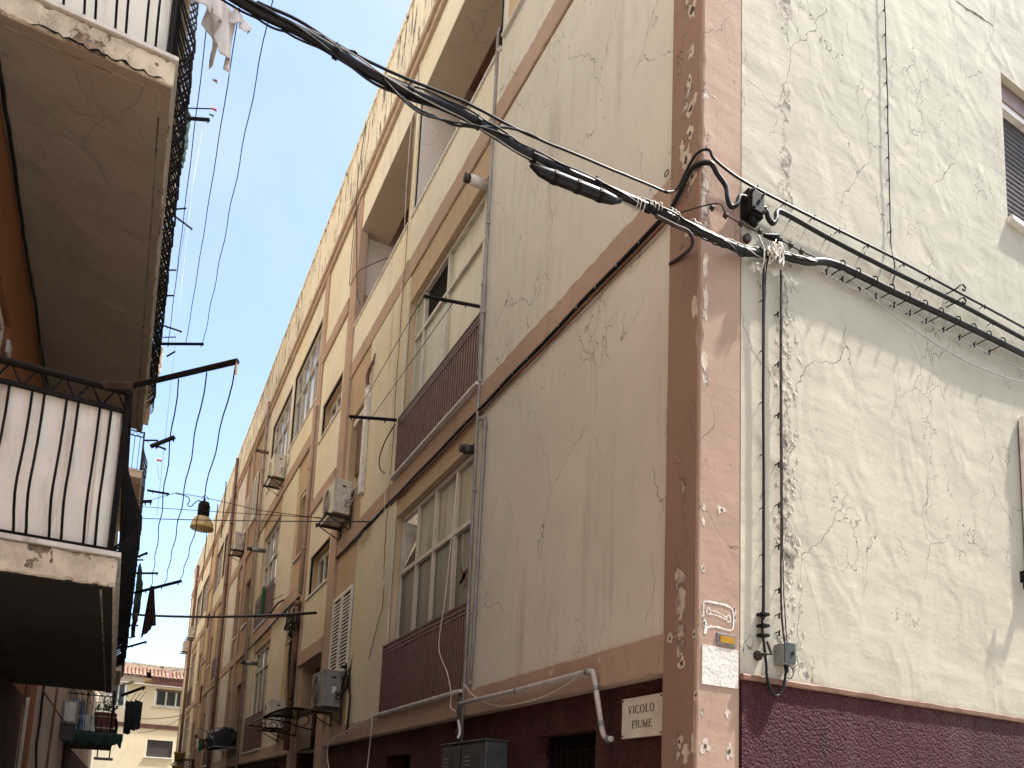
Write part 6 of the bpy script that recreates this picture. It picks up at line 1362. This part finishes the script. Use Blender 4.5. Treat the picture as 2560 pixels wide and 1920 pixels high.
for pts, r, mt, lab in (([(10.86, 2.69, 0.04), (10.85, 1.9, 0.04), (10.86, 0.2, 0.04)], 0.022, 'pvc_pipe', 'pale pipe beside the orange pilaster on the left wall'), ([(12.92, 3.3, 0.03), (12.9, 2.9, 0.03), (12.98, 2.55, 0.03), (12.92, 2.2, 0.03), (13.3, 1.9, 0.03), (13.4, 1.2, 0.03)], 0.018, 'rubber', 'wavy black cable down the lit left wall'), ([(15.7, 3.4, 0.02), (15.6, 2.6, 0.02), (15.5, 2.0, 0.02), (15.3, 1.2, 0.02)], 0.02, 'brown_cable', 'brown cable farther along the lit left wall'), ([(12.5, 2.98, 0.05), (18.3, 2.9, 0.12)], 0.013, 'brown_cable', 'straight brown stay running along the lit left wall')):
    cable('wall_pipe' if 'pipe' in lab else 'wall_cable', smooth_path([LM(*p) for p in pts], 6), r, mt, lab, 'pipe' if 'pipe' in lab else 'cable')
ut = MB(); ut.box(-0.42, -0.02, 20.4, 21.4, LV[0]-0.34, LV[0]-0.31); ut.tube([(-0.1, 20.9, LV[0]-0.32), (-0.1, 20.9, LV[0]+0.01)], 0.015, 5); ut.tube([(-0.36, 20.9, LV[0]-0.32), (-0.36, 20.9, LV[0]+0.01)], 0.015, 5)
tag(ut.build('hanging_shelf', 'zinc'), 'metal tray slung under the green-netted balcony', 'tray')
# ------------------------------------------------------------------ small things on the far right-hand facade
def tub(c, r, h, label):
    t = thing('bucket', c, label, 'bucket')
    MB().lathe([(r*0.85, 0), (r*0.98, h*0.9), (r*1.06, h*0.9), (r*1.06, h), (r*0.98, h), (r*0.9, h*0.5)], c, 22).build('body', 'yellow_tub', t, True)
    cc = Vector(c); MB().tube([cc+Vector((r*1.07*math.cos(a), r*1.07*math.sin(a)-0.0, h*0.9-0.26*math.sin(a*1.0)*h)) for a in [math.pi*k/10+math.pi for k in range(11)]], 0.008, 5).build('handle', 'black_iron', t)
    return t
tub((2.27, YC+29.7, 2.87), 0.19, 0.40, 'yellow bucket standing on the small distant canopy'); tub((2.2, YC+29.3, 2.36), 0.18, 0.38, 'second yellow bucket hanging under the distant canopy')
rk = thing('drying_rack', FM(19.4, 2.9, 0), 'wall rack beneath the black plastic sheet on the far block', 'rack')
m = MB()
for z in (2.93,):
    for u in (18.5, 20.1): m.tube([FM(u, z, 0), FM(u, z, 0.58)], 0.016, 5)
    for d in (0.1, 0.58): m.tube([FM(18.5, z, d), FM(20.1, z, d)], 0.016, 5)
m.build('frame', 'zinc', rk)
bg_ = MB(); n = 44; vs = []; rnd = random.Random(5)
p0 = smooth_path([(0.06, 2.96, 0), (0.05, 3.2, 0), (0.10, 3.40, 0), (0.28, 3.46, 0), (0.46, 3.40, 0), (0.57, 3.30, 0), (0.62, 3.12, 0), (0.55, 2.93, 0)], 3); prof = [(q.x, q.y) for q in p0]
for i in range(n+1):
    for jj, (d, z) in enumerate(prof): vs.append(FM(18.55+1.5*i/n, z+rnd.uniform(-0.035, 0.035)+0.05*math.sin(i*0.5)*math.sin(jj*0.4), d+rnd.uniform(-0.04, 0.04)+0.05*math.sin(i*0.9+jj)))
k = len(prof)
bg_.add(vs, [(i*k+j, i*k+j+1, (i+1)*k+j+1, (i+1)*k+j) for i in range(n) for j in range(k-1)]+[tuple(range(k)), tuple(range(n*k, n*k+k))])
tag(bg_.build('plastic_sheet', 'bin_bag', None), 'crumpled shiny black plastic sheet wrapped over the wall rack', 'plastic sheet')
ap, aq = at_y(503, 1820, YC+24.6), at_y(542, 1848, YC+21.5)
arm(ap, aq, 0.02, 'dark drying arm slanting beside the black plastic sheet')
for i, (px, m_, lab) in enumerate(((494, 'white_cloth', 'small white garment on the far drying line'), (502, 'green_cloth', 'small green garment on the far drying line'), (509, 'dark_cloth', 'small dark garment on the far drying line, next to the plastic sheet'))):
    p = at_y(px-3, 1846, YC+24.4-0.5*i); q = at_y(px+3, 1848, YC+24.1-0.5*i)
    cloth('laundry', m_, [p, (p+q)/2, q], p.z-0.36-0.05*(i % 2), lab, 'laundry', seed=40+i, fold=0.02)
cable('clothes_line', [FM(25.2, 3.33, 0.55), FM(22.3, 3.33, 0.55)], 0.008, 'black_iron', 'line carrying the three small garments on the far block', 'clothes line')
cloth('laundry', 'green_cloth', [Vector(FM(15.75, 6.7, 0.10)), Vector(FM(15.6, 6.72, 0.11)), Vector(FM(15.45, 6.7, 0.10))], 6.05, 'olive cloth draped over the railing of the far second-floor bay', 'laundry', seed=51, fold=0.012)
